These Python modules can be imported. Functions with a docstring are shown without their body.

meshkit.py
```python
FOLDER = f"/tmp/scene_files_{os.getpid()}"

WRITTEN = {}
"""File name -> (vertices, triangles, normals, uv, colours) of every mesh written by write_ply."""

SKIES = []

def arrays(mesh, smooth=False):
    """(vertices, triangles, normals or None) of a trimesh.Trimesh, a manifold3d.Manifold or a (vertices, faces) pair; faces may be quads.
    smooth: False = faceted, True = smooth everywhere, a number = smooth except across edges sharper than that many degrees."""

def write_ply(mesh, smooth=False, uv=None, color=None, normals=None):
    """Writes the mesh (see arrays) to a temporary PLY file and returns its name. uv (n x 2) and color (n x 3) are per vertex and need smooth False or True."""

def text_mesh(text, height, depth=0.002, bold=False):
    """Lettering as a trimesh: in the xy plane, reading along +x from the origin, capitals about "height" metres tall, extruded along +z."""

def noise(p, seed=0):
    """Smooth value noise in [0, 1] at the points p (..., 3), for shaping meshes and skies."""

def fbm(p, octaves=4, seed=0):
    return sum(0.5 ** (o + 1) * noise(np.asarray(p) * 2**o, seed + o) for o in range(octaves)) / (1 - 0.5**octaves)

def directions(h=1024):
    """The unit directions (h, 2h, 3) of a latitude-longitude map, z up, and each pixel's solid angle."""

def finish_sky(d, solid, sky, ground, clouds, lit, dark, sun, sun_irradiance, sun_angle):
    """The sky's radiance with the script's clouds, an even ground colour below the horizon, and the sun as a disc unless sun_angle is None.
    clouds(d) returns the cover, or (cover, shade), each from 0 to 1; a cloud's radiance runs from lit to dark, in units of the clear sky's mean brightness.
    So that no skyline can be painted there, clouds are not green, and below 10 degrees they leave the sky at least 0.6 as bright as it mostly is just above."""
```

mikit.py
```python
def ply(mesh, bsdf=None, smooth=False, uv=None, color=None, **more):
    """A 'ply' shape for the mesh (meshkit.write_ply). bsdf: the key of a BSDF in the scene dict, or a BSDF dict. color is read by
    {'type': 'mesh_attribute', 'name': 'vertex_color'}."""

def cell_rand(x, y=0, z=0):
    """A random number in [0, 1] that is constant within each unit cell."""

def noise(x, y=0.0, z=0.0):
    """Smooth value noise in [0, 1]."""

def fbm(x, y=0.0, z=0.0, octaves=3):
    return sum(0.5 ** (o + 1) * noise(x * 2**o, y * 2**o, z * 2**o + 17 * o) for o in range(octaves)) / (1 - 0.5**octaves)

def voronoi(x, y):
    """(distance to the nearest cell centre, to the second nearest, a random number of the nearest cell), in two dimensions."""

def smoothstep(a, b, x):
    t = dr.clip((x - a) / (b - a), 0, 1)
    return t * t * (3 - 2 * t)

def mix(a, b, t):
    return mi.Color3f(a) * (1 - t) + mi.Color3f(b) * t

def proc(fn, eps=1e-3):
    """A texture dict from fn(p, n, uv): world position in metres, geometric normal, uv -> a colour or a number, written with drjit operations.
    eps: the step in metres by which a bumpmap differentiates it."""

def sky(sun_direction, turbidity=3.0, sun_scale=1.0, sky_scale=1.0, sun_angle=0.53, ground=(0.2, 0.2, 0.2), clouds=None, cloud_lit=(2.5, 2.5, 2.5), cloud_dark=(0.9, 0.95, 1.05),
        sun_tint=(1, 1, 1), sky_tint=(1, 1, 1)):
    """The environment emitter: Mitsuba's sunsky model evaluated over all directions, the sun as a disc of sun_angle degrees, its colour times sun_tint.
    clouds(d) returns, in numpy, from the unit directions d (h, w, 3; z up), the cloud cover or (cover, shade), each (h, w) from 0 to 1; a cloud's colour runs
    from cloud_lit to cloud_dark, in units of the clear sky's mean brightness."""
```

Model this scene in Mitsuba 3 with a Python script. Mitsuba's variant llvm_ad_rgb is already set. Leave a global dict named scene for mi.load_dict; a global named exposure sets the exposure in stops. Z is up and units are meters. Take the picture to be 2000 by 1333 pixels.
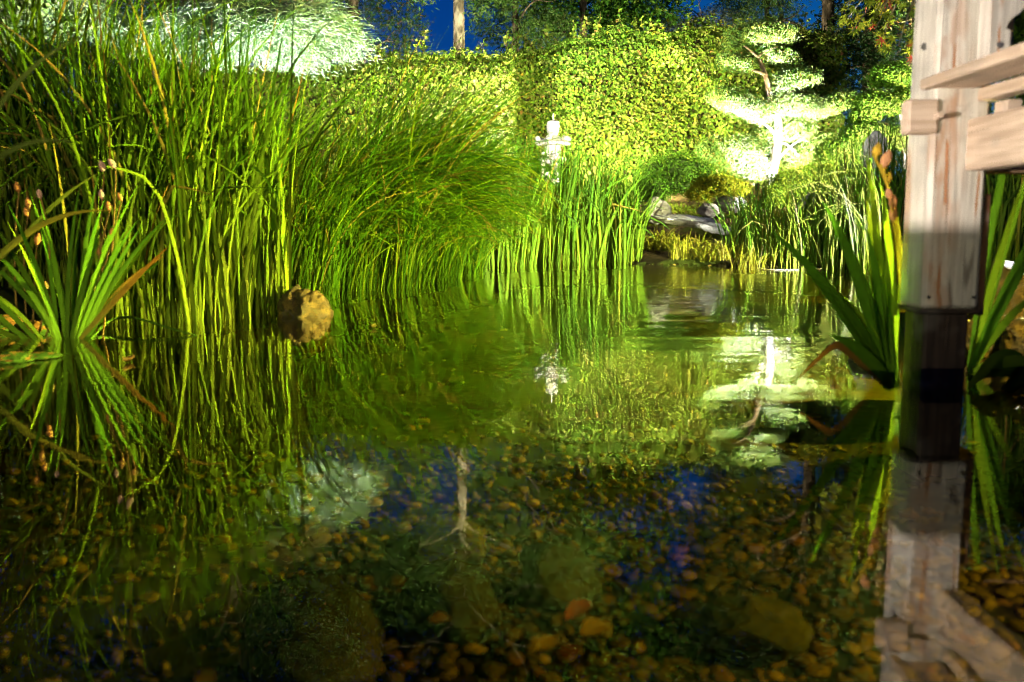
import math
import numpy as np, trimesh, shapely
import mitsuba as mi, drjit as dr
import mikit, meshkit
from mikit import noise, fbm, voronoi, smoothstep, mix

T = mi.ScalarTransform4f
scene, labels = {}, {}

# ------------------------------------------------------------------ camera, sky, lamps, exposure
F, HORIZON, CAMZ = 1763.0, 450.0, 0.33
PITCH = math.atan((666.5 - HORIZON) / F)
CAM = np.array([0, 0, CAMZ])
FW = np.array([0, math.cos(PITCH), -math.sin(PITCH)])
UP = np.array([0, math.sin(PITCH), math.cos(PITCH)])
scene['camera'] = {'type': 'thinlens', 'fov': math.degrees(2 * math.atan(1000 / F)), 'fov_axis': 'x', 'aperture_radius': 0.004, 'focus_distance': 9.0,
                   'near_clip': 0.02, 'far_clip': 400.0, 'to_world': T().look_at(origin=CAM.tolist(), target=(CAM + FW).tolist(), up=[0, 0, 1])}
exposure = 0.0
scene['sky'] = {**mikit.sky((0.35, 0.93, 0.10), turbidity=3, sun_scale=0.0, sky_scale=0.75, sky_tint=(0.01, 0.55, 4.0), ground=(0.02, 0.02, 0.02),
                            clouds=lambda d: 0.10 * meshkit.fbm(d * 5.0, 3), cloud_lit=(0.1, 0.7, 2.4), cloud_dark=(0.1, 0.5, 2.0)), 'sampling_weight': 2.0}
# unseen lamps, set by what each one lights: (position, aim, colour, intensity, cutoff, beam, label)
LAMPS = [
    ((-1.25, 0.55, 0.355), (0.92, 1.95, 0.62), (1.0, 0.87, 0.76), 38, 42, 26, 'unseen small spotlight out of view on the near left bank, placed to light the bridge post'),
    ((1.95, 2.95, 0.46), (-1.3, 3.6, 0.42), (1.0, 0.90, 0.24), 250, 62, 46, 'unseen warm spotlight out of view on the right bank, placed to light the left reeds and ochre rock'),
    ((2.75, 6.3, 0.36), (0.3, 8.6, 0.50), (0.94, 1.0, 0.46), 330, 55, 40, 'unseen spotlight among the far right reeds, placed to light the far shore'),
    ((-1.62, 6.0, 0.95), (-1.75, 7.2, 1.65), (0.92, 1.0, 0.80), 170, 75, 60, 'unseen floodlight behind the sedge, placed to light the pale weeping conifer'),
    ((-0.42, 11.35, 0.78), (-0.22, 12.5, 1.10), (1.0, 0.96, 0.58), 800, 82, 36, 'unseen floodlight in front of the left hedge, placed to light its right end'),
    ((0.30, 9.25, 0.98), (0.50, 10.2, 1.36), (1.0, 0.90, 0.74), 5, 62, 30, 'unseen spotlight placed to light the stone lantern from the front'),
    ((3.34, 12.45, 0.95), (3.58, 13.25, 1.74), (1.0, 0.94, 0.48), 3800, 38, 14, 'unseen narrow spotlight at the left foot of the cloud pruned pine, placed to light its left pads'),
    ((4.55, 9.7, 0.9), (4.25, 10.6, 2.1), (1.0, 0.95, 0.70), 460, 85, 60, 'unseen floodlight behind the post, placed to light the cloud pruned shrub and the maple'),
    ((-1.2, 14.9, 1.2), (-1.2, 17.0, 4.2), (1.0, 0.90, 0.66), 150, 80, 65, 'unseen floodlight behind the left hedge, placed to light the trees'),
    ((3.2, 15.6, 1.2), (2.6, 17.5, 4.4), (1.0, 0.92, 0.60), 150, 80, 65, 'unseen floodlight behind the right hedge, placed to light the trees'),
    ((1.55, 1.15, 0.40), (1.66, 2.75, 0.10), (1.0, 0.76, 0.22), 20, 30, 22, 'unseen warm lamp out of view under the bridge deck, placed to light the ochre boulders'),
    ((1.75, 12.55, 0.95), (1.75, 14.3, 1.9), (1.0, 0.97, 0.50), 80, 84, 55, 'unseen floodlight behind the azalea mound, placed to light the right hedge evenly'),
    ((4.05, 12.85, 1.03), (4.15, 13.5, 2.0), (1.0, 0.96, 0.56), 190, 84, 34, 'unseen floodlight under the cloud pruned pine, placed to light its trunk and pad undersides'),
    ((1.30, 0.60, 0.42), (0.42, 1.12, -0.20), (1.0, 0.80, 0.24), 19.0, 36, 12, 'unseen small warm lamp out of view under the bridge deck, placed to light the pond bed'),
    ((-0.9, -0.45, 0.62), (-0.95, 3.2, 0.85), (1.0, 0.92, 0.55), 19, 52, 22, 'added weak fill lamp left of the camera, brightening the lower post and the left reeds'),  # added fill lamp, evens out the dark near side
]

# ------------------------------------------------------------------ helpers
def P(u, v, Y):
    d = FW + np.array([1.0, 0, 0]) * (u - 1000) / F - UP * (v - 666.5) / F
    return CAM + d * (Y / d[1])

def W(u, v, z=0.0):
    d = FW + np.array([1.0, 0, 0]) * (u - 1000) / F - UP * (v - 666.5) / F
    return CAM + d * ((z - CAMZ) / d[2])

def RNG(k): return np.random.default_rng(k)

def numbered(name):
    if name not in scene and name not in THINGS: return name
    k = 1
    while f'{name}_{k:03d}' in scene or f'{name}_{k:03d}' in THINGS: k += 1
    return f'{name}_{k:03d}'
THINGS = set()
COUNT = {}

def thing(name, label, cat, group=None):
    key = numbered(name)
    THINGS.add(key)
    labels[key] = {'label': label, 'category': cat}
    if group: labels[key]['group'] = group
    return key

def nkey(name):
    k = COUNT.get(name, -1) + 1
    COUNT[name] = k
    return name if k == 0 else f'{name}_{k:03d}'

def add(name, mesh, bsdf, parent=None, color=None, smooth=False, stuff=False, **more):
    key = nkey(f'{parent}__{name}' if parent else name)
    scene[key] = mikit.ply(mesh, bsdf, smooth=smooth, color=color, **more)
    if stuff: labels[key] = {'kind': 'stuff'}
    return key

def joined(parts):
    """(V,F,C) list -> one"""
    vs, fs, cs, n = [], [], [], 0
    for v, f, c in parts:
        vs.append(v); fs.append(f + n); cs.append(c); n += len(v)
    return np.vstack(vs), np.vstack(fs), np.vstack(cs)

def unit(a): return a / np.maximum(np.linalg.norm(a, axis=-1, keepdims=True), 1e-9)

def blades(base, az, L, Wd, lean, bend, ns=6, c0=None, c1=None, pw=1.6, fold=0.22, psi=None, prof='reed', mid=True, kink=None):
    N = len(base); s = np.linspace(0, 1, ns + 1)
    ang = lean[:, None] + bend[:, None] * s[None] ** pw
    if kink is not None: ang = ang + kink[:, None] * smooth01((s[None] - 0.55) / 0.12)
    am = 0.5 * (ang[:, 1:] + ang[:, :-1])
    ds = (L / ns)[:, None]
    h = np.concatenate([np.zeros((N, 1)), np.cumsum(np.sin(am) * ds, 1)], 1)
    z = np.concatenate([np.zeros((N, 1)), np.cumsum(np.cos(am) * ds, 1)], 1)
    ca, sa = np.cos(az)[:, None], np.sin(az)[:, None]
    pos = np.stack([base[:, :1] + ca * h, base[:, 1:2] + sa * h, base[:, 2:3] + z], -1)
    floor = np.maximum(base[:, 2:3], 0.0) + 0.004 + 0.03 * (np.arange(N) % 7)[:, None] / 7
    pos[..., 2] = np.where(s[None] > 0.25, np.maximum(pos[..., 2], floor), pos[..., 2])
    perp = np.stack([-sa + 0 * h, ca + 0 * h, 0 * h], -1)
    nor = np.stack([ca * np.cos(ang), sa * np.cos(ang), -np.sin(ang)], -1)
    if psi is None: psi = np.zeros(N)
    cp, sp = np.cos(psi)[:, None, None], np.sin(psi)[:, None, None]
    side, nn = perp * cp + nor * sp, nor * cp - perp * sp
    if prof == 'reed': w = (0.72 + 0.28 * np.minimum(1, s * 5)) * np.maximum(1 - s ** 3.2, 0.02)
    elif prof == 'iris': w = (0.8 + 0.35 * np.sin(np.pi * np.minimum(s * 1.15, 1))) * np.maximum(1 - s ** 4, 0.01) ** 0.8
    else: w = np.maximum(1 - s ** 2, 0.03) ** 0.7
    hw = 0.5 * Wd[:, None] * w[None]
    if mid:
        ring = np.stack([pos - side * hw[..., None], pos + nn * (fold * hw)[..., None], pos + side * hw[..., None]], 2)
        k = 3
    else:
        ring = np.stack([pos - side * hw[..., None], pos + side * hw[..., None]], 2)
        k = 2
    V = ring.reshape(-1, 3)
    b = (np.arange(N)[:, None, None] * (ns + 1) + np.arange(ns)[None, :, None]) * k + np.arange(k - 1)[None, None]
    b = b.reshape(-1)
    Fq = np.stack([b, b + 1, b + 1 + k, b + k], 1)
    Fc = np.vstack([Fq[:, [0, 1, 2]], Fq[:, [0, 2, 3]]])
    t = s[None, :, None] ** 1.2
    C = c0[:, None] * (1 - t) + c1[:, None] * t
    C = np.repeat(C[:, :, None], k, 2)
    if mid: C[:, :, 1] *= 1.12
    return V, Fc, np.clip(C.reshape(-1, 3), 0, 1)

def smooth01(x):
    x = np.clip(x, 0, 1); return x * x * (3 - 2 * x)

def leaves(c, n, a, size, asp, col, fold=0.16):
    """folded four-cornered leaves: c base, n normal, a axis"""
    n = unit(n); a = unit(a - n * (a * n).sum(-1, keepdims=True)); s = np.cross(n, a)
    size = size[:, None]; asp = np.broadcast_to(asp, (len(c),))[:, None]
    v0 = c; v2 = c + a * size - n * size * 0.12
    m = c + a * size * 0.45
    v1 = m - s * size * asp * 0.5 + n * size * asp * fold; v3 = m + s * size * asp * 0.5 + n * size * asp * fold
    V = np.stack([v0, v1, v2, v3], 1).reshape(-1, 3)
    i = np.arange(len(c))[:, None] * 4
    return V, np.vstack([i + [0, 2, 1], i + [0, 3, 2]]), np.repeat(col, 4, 0)

def tube(p, r, sides=7, col=(0.2, 0.14, 0.09)):
    p = np.asarray(p, float); r = np.broadcast_to(r, (len(p),)).astype(float)
    t = unit(np.gradient(p, axis=0))
    ref = np.array([0.31, 0.17, 0.93]) if abs(t[0, 2]) < 0.85 else np.array([0.95, 0.2, 0.1])
    a = unit(np.cross(t, ref)); b = np.cross(t, a)
    th = np.arange(sides) * 2 * np.pi / sides
    V = (p[:, None] + r[:, None, None] * (np.cos(th)[None, :, None] * a[:, None] + np.sin(th)[None, :, None] * b[:, None])).reshape(-1, 3)
    i, j = np.meshgrid(np.arange(len(p) - 1), np.arange(sides), indexing='ij')
    q = np.stack([i * sides + j, i * sides + (j + 1) % sides, (i + 1) * sides + (j + 1) % sides, (i + 1) * sides + j], -1).reshape(-1, 4)
    Fc = np.vstack([q[:, [0, 1, 2]], q[:, [0, 2, 3]]])
    V = np.vstack([V, p[:1], p[-1:]]); n = len(V)
    e = (len(p) - 1) * sides
    j = np.arange(sides)
    Fc = np.vstack([Fc, np.stack([j * 0 + n - 2, (j + 1) % sides, j], 1), np.stack([j * 0 + n - 1, e + j, e + (j + 1) % sides], 1)])
    return V, Fc, np.tile(np.asarray(col, float), (n, 1))

def spline(pts, n=12):
    from scipy.interpolate import CubicSpline
    pts = np.asarray(pts, float); t = np.linspace(0, 1, len(pts))
    return CubicSpline(t, pts)(np.linspace(0, 1, n)) if len(pts) > 2 else pts[0] + (pts[1] - pts[0]) * np.linspace(0, 1, n)[:, None]

def box(x0, x1, y0, y1, z0, z1, bev=0.003):
    import manifold3d as m3
    b = min(bev, 0.3 * min(x1 - x0, y1 - y0, z1 - z0))
    pts = []
    for sx in (0, 1):
        for sy in (0, 1):
            for sz in (0, 1):
                p = np.array([(x0, x1)[sx], (y0, y1)[sy], (z0, z1)[sz]]); q = np.array([(x1, x0)[sx] - p[0], (y1, y0)[sy] - p[1], (z1, z0)[sz] - p[2]])
                q = np.sign(q) * b
                for k in range(3):
                    m = q.copy(); m[k] = 0; pts.append(p + m)
    return trimesh.convex.convex_hull(np.array(pts))

def rock(seed, sx, sy, sz, rough=0.28, cuts=9, sub=4, grain=0.02):
    r = RNG(seed); m = trimesh.creation.icosphere(subdivisions=sub); v = m.vertices.copy()
    for _ in range(cuts):
        n = unit(r.normal(size=3)); d = r.uniform(0.62, 0.92)
        k = np.maximum(v @ n - d, 0); v -= k[:, None] * n * 0.85
    v *= (1 + rough * (meshkit.fbm(v * 1.7 + seed, 3, seed) - 0.5) + grain * 4 * (meshkit.fbm(v * 7 + seed, 3, seed) - 0.5))[:, None]
    return trimesh.Trimesh(v * [sx, sy, sz], m.faces, process=False)

def moved(m, p, rz=0.0, tilt=0.0):
    M = trimesh.transformations.rotation_matrix(rz, [0, 0, 1]) @ trimesh.transformations.rotation_matrix(tilt, [0, 1, 0])
    m = m.copy(); m.apply_transform(M); m.apply_translation(p); return m

def pal(r, N, cols, var=0.18):
    """colours drawn from a list of (colour, weight) with variation"""
    w = np.array([c[1] for c in cols], float); i = r.choice(len(cols), N, p=w / w.sum())
    c = np.array([c[0] for c in cols])[i]
    return np.clip(c * np.exp(r.normal(0, var, (N, 1))) * np.exp(r.normal(0, var * 0.35, (N, 3))), 0, 1)

# ------------------------------------------------------------------ materials
VC = {'type': 'mesh_attribute', 'name': 'vertex_color'}
scene['leaf'] = {'type': 'principledthin', 'base_color': VC, 'roughness': 0.6, 'diff_trans': 0.42, 'spec_trans': 0.0, 'eta': 1.3}
scene['leaf_soft'] = {'type': 'principledthin', 'base_color': VC, 'roughness': 0.6, 'diff_trans': 1.0, 'spec_trans': 0.0, 'eta': 1.3}
scene['matte'] = {'type': 'twosided', 'bsdf': {'type': 'diffuse', 'reflectance': VC}}

def wood_fn(ax, tone, stain):
    def fn(p, n, uv):
        q = [p.x, p.y, p.z]; l = q[ax]; a, b = [q[k] for k in range(3) if k != ax]
        warp = 0.03 * noise(l * 3.0, a * 9, b * 9)
        g = fbm((a + warp) * 95, (b + warp) * 95, l * 2.2, 3)
        fine = noise(a * 420, b * 420, l * 9)
        big = fbm(p.x * 9, p.y * 9, p.z * 4, 3)
        c = mix(tone[0], tone[1], smoothstep(0.30, 0.70, 0.62 * g + 0.38 * fine))
        c = c * (0.78 + 0.44 * big)
        st = smoothstep(0.60, 0.72, fbm(a * 22 + 3, b * 22, l * 2.6 + 5, 3)) * stain
        c = mix(c, mi.Color3f(0.34, 0.13, 0.035), st)
        if ax == 2 and stain > 0.5:
            run = smoothstep(0.0045, 0.0015, dr.abs(p.x - 0.9025 - 0.010 * (noise(p.z * 14, 3.3) - 0.5) - 0.004 * (noise(p.z * 60, 1.3) - 0.5))) * smoothstep(0.42, 0.55, noise(p.z * 9, 8.1))
            run = dr.maximum(run, smoothstep(0.004, 0.001, dr.abs(p.x - 0.966 - 0.008 * (noise(p.z * 11, 5.3) - 0.5))) * smoothstep(0.5, 0.65, noise(p.z * 12, 2.1)))
            edge = smoothstep(0.075, 0.0, p.x - 0.888) * smoothstep(0.40, 0.70, fbm(p.x * 50, p.y * 50, p.z * 16, 3)) * smoothstep(-0.5, -0.9, n.y)
            c = mix(c, mi.Color3f(0.36, 0.15, 0.05), dr.minimum(0.9 * run + 0.5 * edge, 0.9))
        check = smoothstep(0.018, 0.004, dr.abs(noise(a * 46 + 2 * warp, b * 46, l * 1.6) - 0.5)) * smoothstep(0.50, 0.62, noise(a * 25 + 4, b * 25, l * 7))
        c = mix(c, mi.Color3f(0.07, 0.045, 0.03), 0.65 * check)
        grey = smoothstep(0.55, 0.75, fbm(p.x * 14 + 9, p.y * 14, p.z * 14, 3)) * 0.30
        return mix(c, mi.Color3f(0.20, 0.19, 0.17), grey)
    return fn
def bump_fn(ax):
    def fn(p, n, uv):
        q = [p.x, p.y, p.z]; l = q[ax]; a, b = [q[k] for k in range(3) if k != ax]
        return fbm(a * 160, b * 160, l * 5, 2)
    return fn
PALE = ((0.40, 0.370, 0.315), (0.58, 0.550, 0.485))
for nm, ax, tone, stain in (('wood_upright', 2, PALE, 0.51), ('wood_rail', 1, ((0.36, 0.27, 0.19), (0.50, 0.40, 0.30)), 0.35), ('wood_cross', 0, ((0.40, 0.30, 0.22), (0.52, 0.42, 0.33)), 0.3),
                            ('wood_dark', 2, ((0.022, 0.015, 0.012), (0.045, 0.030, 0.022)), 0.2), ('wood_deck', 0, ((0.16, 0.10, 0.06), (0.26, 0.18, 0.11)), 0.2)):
    scene[nm] = {'type': 'bumpmap', 'arbitrary': {'type': 'proc', **{k: v for k, v in mikit.proc(bump_fn(ax)).items() if k != 'type'}}, 'scale': 0.0012,
                 'bsdf': {'type': 'principled', 'base_color': mikit.proc(wood_fn(ax, tone, stain)), 'roughness': 0.75, 'specular': 0.25}}
scene['bolt_metal'] = {'type': 'principled', 'base_color': {'type': 'rgb', 'value': [0.22, 0.21, 0.20]}, 'metallic': 0.8, 'roughness': 0.45}
scene['black_metal'] = {'type': 'principled', 'base_color': {'type': 'rgb', 'value': [0.02, 0.02, 0.02]}, 'roughness': 0.4}

def stone_fn(a, b, moss, mossc, k=9.0):
    def fn(p, n, uv):
        g = fbm(p.x * k, p.y * k, p.z * k, 4); s = noise(p.x * k * 11, p.y * k * 11, p.z * k * 11)
        c = mix(a, b, smoothstep(0.3, 0.72, 0.7 * g + 0.3 * s))
        m = smoothstep(0.45, 0.65, fbm(p.x * k * 0.6 + 7, p.y * k * 0.6, p.z * k * 0.6, 3) + 0.12 * n.z) * moss
        crack = smoothstep(0.04, 0.0, dr.abs(fbm(p.x * k * 0.45 + 31, p.y * k * 0.45, p.z * k * 0.45, 3) - 0.5)) * 0.6
        return mix(mix(c, mi.Color3f(mossc), m), mi.Color3f(0.05, 0.045, 0.035), crack)
    return fn
def stone(nm, *a, rough=0.8, bump=0.006, bk=45.0, **kw):
    scene[nm] = {'type': 'bumpmap', 'arbitrary': mikit.proc(lambda p, n, uv: fbm(p.x * bk, p.y * bk, p.z * bk, 3)), 'scale': bump,
                 'bsdf': {'type': 'principled', 'base_color': mikit.proc(stone_fn(*a, **kw)), 'roughness': rough, 'specular': 0.3}}
stone('stone_ochre', (0.024, 0.016, 0.003), (0.115, 0.074, 0.008), 0.85, (0.034, 0.030, 0.005), k=22.0, bump=0.012, bk=70.0)
stone('stone_grey', (0.06, 0.05, 0.05), (0.24, 0.215, 0.22), 0.4, (0.10, 0.09, 0.06))
stone('stone_pale', (0.26, 0.225, 0.22), (0.44, 0.39, 0.38), 0.2, (0.25, 0.22, 0.18))
stone('stone_white', (0.40, 0.36, 0.35), (0.62, 0.57, 0.56), 0.15, (0.25, 0.22, 0.18))
stone('stone_moss', (0.03, 0.04, 0.012), (0.07, 0.075, 0.02), 0.8, (0.028, 0.045, 0.008))
PEB = [((0.085, 0.065, 0.012), (0.16, 0.115, 0.020)), ((0.06, 0.048, 0.010), (0.11, 0.085, 0.014)), ((0.24, 0.18, 0.03), (0.36, 0.27, 0.045)), ((0.12, 0.060, 0.012), (0.18, 0.085, 0.014)), ((0.04, 0.038, 0.008), (0.07, 0.062, 0.010))]
for i, (a, b) in enumerate(PEB):
    stone(f'pebble_tone_{"abcde"[i]}', a, b, 0.5, (0.07, 0.06, 0.015), k=40.0, bump=0.002, bk=150.0)

def soil(p, n, uv):
    g = fbm(p.x * 6, p.y * 6, p.z * 6, 4); s = noise(p.x * 70, p.y * 70, p.z * 70)
    c = mix((0.022, 0.016, 0.008), (0.12, 0.078, 0.038), smoothstep(0.3, 0.75, 0.6 * g + 0.4 * s))
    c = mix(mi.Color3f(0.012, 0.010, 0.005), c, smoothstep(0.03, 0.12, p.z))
    return mix(c, mi.Color3f(0.05, 0.065, 0.012), smoothstep(0.5, 0.62, fbm(p.x * 2.2 + 4, p.y * 2.2, 0, 3)) * 0.8)
scene['soil'] = {'type': 'bumpmap', 'arbitrary': mikit.proc(lambda p, n, uv: fbm(p.x * 40, p.y * 40, p.z * 40, 3)), 'scale': 0.012, 'bsdf': {'type': 'diffuse', 'reflectance': mikit.proc(soil)}}
def mud(p, n, uv):
    g = fbm(p.x * 5, p.y * 5, 0, 4); s = noise(p.x * 60, p.y * 60, 0)
    return mix(mix((0.006, 0.006, 0.002), (0.03, 0.021, 0.006), smoothstep(0.32, 0.7, 0.6 * g + 0.4 * s)), mi.Color3f(0.02, 0.03, 0.006), smoothstep(0.45, 0.62, fbm(p.x * 2.4 + 9, p.y * 1.7, 0, 3)) * 0.8)
scene['mud'] = {'type': 'diffuse', 'reflectance': mikit.proc(mud)}
scene['clear_water'] = {'type': 'thindielectric', 'int_ior': 1.33, 'ext_ior': 1.0, 'specular_reflectance': {'type': 'rgb', 'value': [0.96, 0.96, 0.96]}, 'specular_transmittance': {'type': 'rgb', 'value': [0.52, 0.45, 0.075]}}

# ------------------------------------------------------------------ ground, pond bed, water
SHORE = [(-1.75, 2.30), (-1.72, 2.90), (-1.62, 3.45), (-1.40, 3.75), (-1.25, 4.30), (-1.00, 4.80), (-0.72, 5.50), (-0.42, 6.60), (-0.30, 8.00), (0.25, 8.85), (1.10, 9.05), (1.75, 8.55), (2.25, 8.00), (2.75, 7.50),
         (2.70, 6.30), (2.30, 5.20), (1.85, 4.10), (1.55, 3.10), (1.38, 2.30), (1.62, 1.40), (1.75, 0.30), (1.30, -0.55), (0.2, -0.75), (-1.0, -0.5), (-1.75, 0.35), (-1.80, 1.40)]
POND = shapely.Polygon(SHORE).buffer(0.25).buffer(-0.25)

def height(x, y):
    p = shapely.points(x, y); d = shapely.distance(p, POND.exterior); ins = shapely.contains(POND, p)
    q = np.stack([x, y, 0 * x], -1)
    bed = -np.minimum(0.9 * d, 0.20) + 0.03 * (meshkit.fbm(q * 2.2, 3) - 0.5) * np.minimum(1, d * 4)
    out = 0.006 + np.minimum(0.25 * d, 0.03) + np.minimum(0.185 * np.maximum(d - 0.1, 0), 1.02) + 0.12 * (meshkit.fbm(q * 0.9, 3) - 0.5) * np.minimum(1, d)
    return np.where(ins, bed, out)
def gz(x, y): return float(height(np.array([x]), np.array([y]))[0])

def ticks(a, b, n, far):
    m = np.linspace(a, b, n); g = np.geomspace(0.3, far, 14)
    return np.concatenate([a - g[::-1], m, b + g])
gx, gy = ticks(-5, 7, 170, 160), ticks(-2.5, 17, 260, 160)
X, Yg = np.meshgrid(gx, gy, indexing='ij')
Z = height(X.ravel(), Yg.ravel())
gv = np.stack([X.ravel(), Yg.ravel(), Z], 1)
i, j = np.meshgrid(np.arange(len(gx) - 1), np.arange(len(gy) - 1), indexing='ij')
n_ = len(gy)
q = np.stack([i * n_ + j, (i + 1) * n_ + j, (i + 1) * n_ + j + 1, i * n_ + j + 1], -1).reshape(-1, 4)
cen = gv[q].mean(1); wet = shapely.contains(POND, shapely.points(cen[:, 0], cen[:, 1]))
def sub(qs):
    used, inv = np.unique(qs, return_inverse=True); qq = inv.reshape(qs.shape)
    return gv[used], np.vstack([qq[:, [0, 1, 2]], qq[:, [0, 2, 3]]])
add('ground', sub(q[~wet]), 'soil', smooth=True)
add('pond_bed', sub(q[wet]), 'mud', smooth=True)
labels['ground'] = {'kind': 'structure'}; labels['pond_bed'] = {'kind': 'structure'}

# water: a finely rippled sheet, calm near the bridge and more ruffled further out
r = RNG(5)
wx, wy = np.arange(-2.1, 3.1, 0.019), np.arange(-1.0, 9.5, 0.019)
X, Yw = np.meshgrid(wx, wy, indexing='ij')
hz, hx, hy = np.zeros_like(X), np.zeros_like(X), np.zeros_like(X)
for lam, sl in [(l, s) for l, s in zip(np.geomspace(0.058, 0.42, 26), np.linspace(1.25, 0.55, 26))]:
    th = r.normal(math.pi / 2, 0.15); k = 2 * math.pi / lam; kx, ky, ph = k * math.cos(th), k * math.sin(th), r.uniform(0, 7)
    A = sl / k; a = kx * X + ky * Yw + ph
    hz += A * np.sin(a); hx += A * kx * np.cos(a); hy += A * ky * np.cos(a)
env = 0.00036 + 0.0017 * smooth01((Yw - 1.5) / 1.6) * (0.22 + 0.78 * smooth01((X + 0.55) / 0.9)) + 0.0036 * smooth01((Yw - 4.3) / 2.6)
env = env * (0.6 + 0.8 * meshkit.fbm(np.stack([X * 0.7, Yw * 0.7, 0 * X], -1), 2))
wv = np.stack([X, Yw, hz * env], -1).reshape(-1, 3)
wn = unit(np.stack([-hx * env, -hy * env, np.ones_like(X)], -1).reshape(-1, 3))
i, j = np.meshgrid(np.arange(len(wx) - 1), np.arange(len(wy) - 1), indexing='ij'); n_ = len(wy)
q = np.stack([i * n_ + j, (i + 1) * n_ + j, (i + 1) * n_ + j + 1, i * n_ + j + 1], -1).reshape(-1, 4)
big = POND.buffer(0.10); cen = wv[q].mean(1)
q = q[shapely.contains(big, shapely.points(cen[:, 0], cen[:, 1]))]
path = meshkit.write_ply((wv, np.vstack([q[:, [0, 1, 2]], q[:, [0, 2, 3]]])), False, normals=wn)
scene['pond_water'] = {'type': 'ply', 'filename': path, 'face_normals': False, 'bsdf': {'type': 'ref', 'id': 'clear_water'}}
labels['pond_water'] = {'kind': 'structure'}

# pebbles on the pond bed: the largest as pieces, the rest as one mass
r = RNG(11)
shapes = [rock(100 + k, 1, 1, 0.62, rough=0.35, cuts=4, sub=2, grain=0.0) for k in range(7)]
PEBBLE = [[mikit.ply(s, f'pebble_tone_{t}', smooth=True) for t in 'abcde'] for s in shapes]
pts = []
for _ in range(20000):
    y = 0.55 + 4.6 * r.random() ** 1.5; x = r.uniform(-0.62, 0.62) * y
    if not POND.contains(shapely.Point(x, y)) or r.random() > max(0.02, min(0.95, 2.0 - 0.78 * y)) * (0.22 + 0.78 * smooth01((x / y + 0.36) / 0.28)): continue
    rad = min(0.0050 * math.exp(abs(r.normal(0, 0.55))), 0.0165)
    pts.append((x, y, rad))
pts.sort(key=lambda a: -a[2]); keep = []
grid = {}
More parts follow.
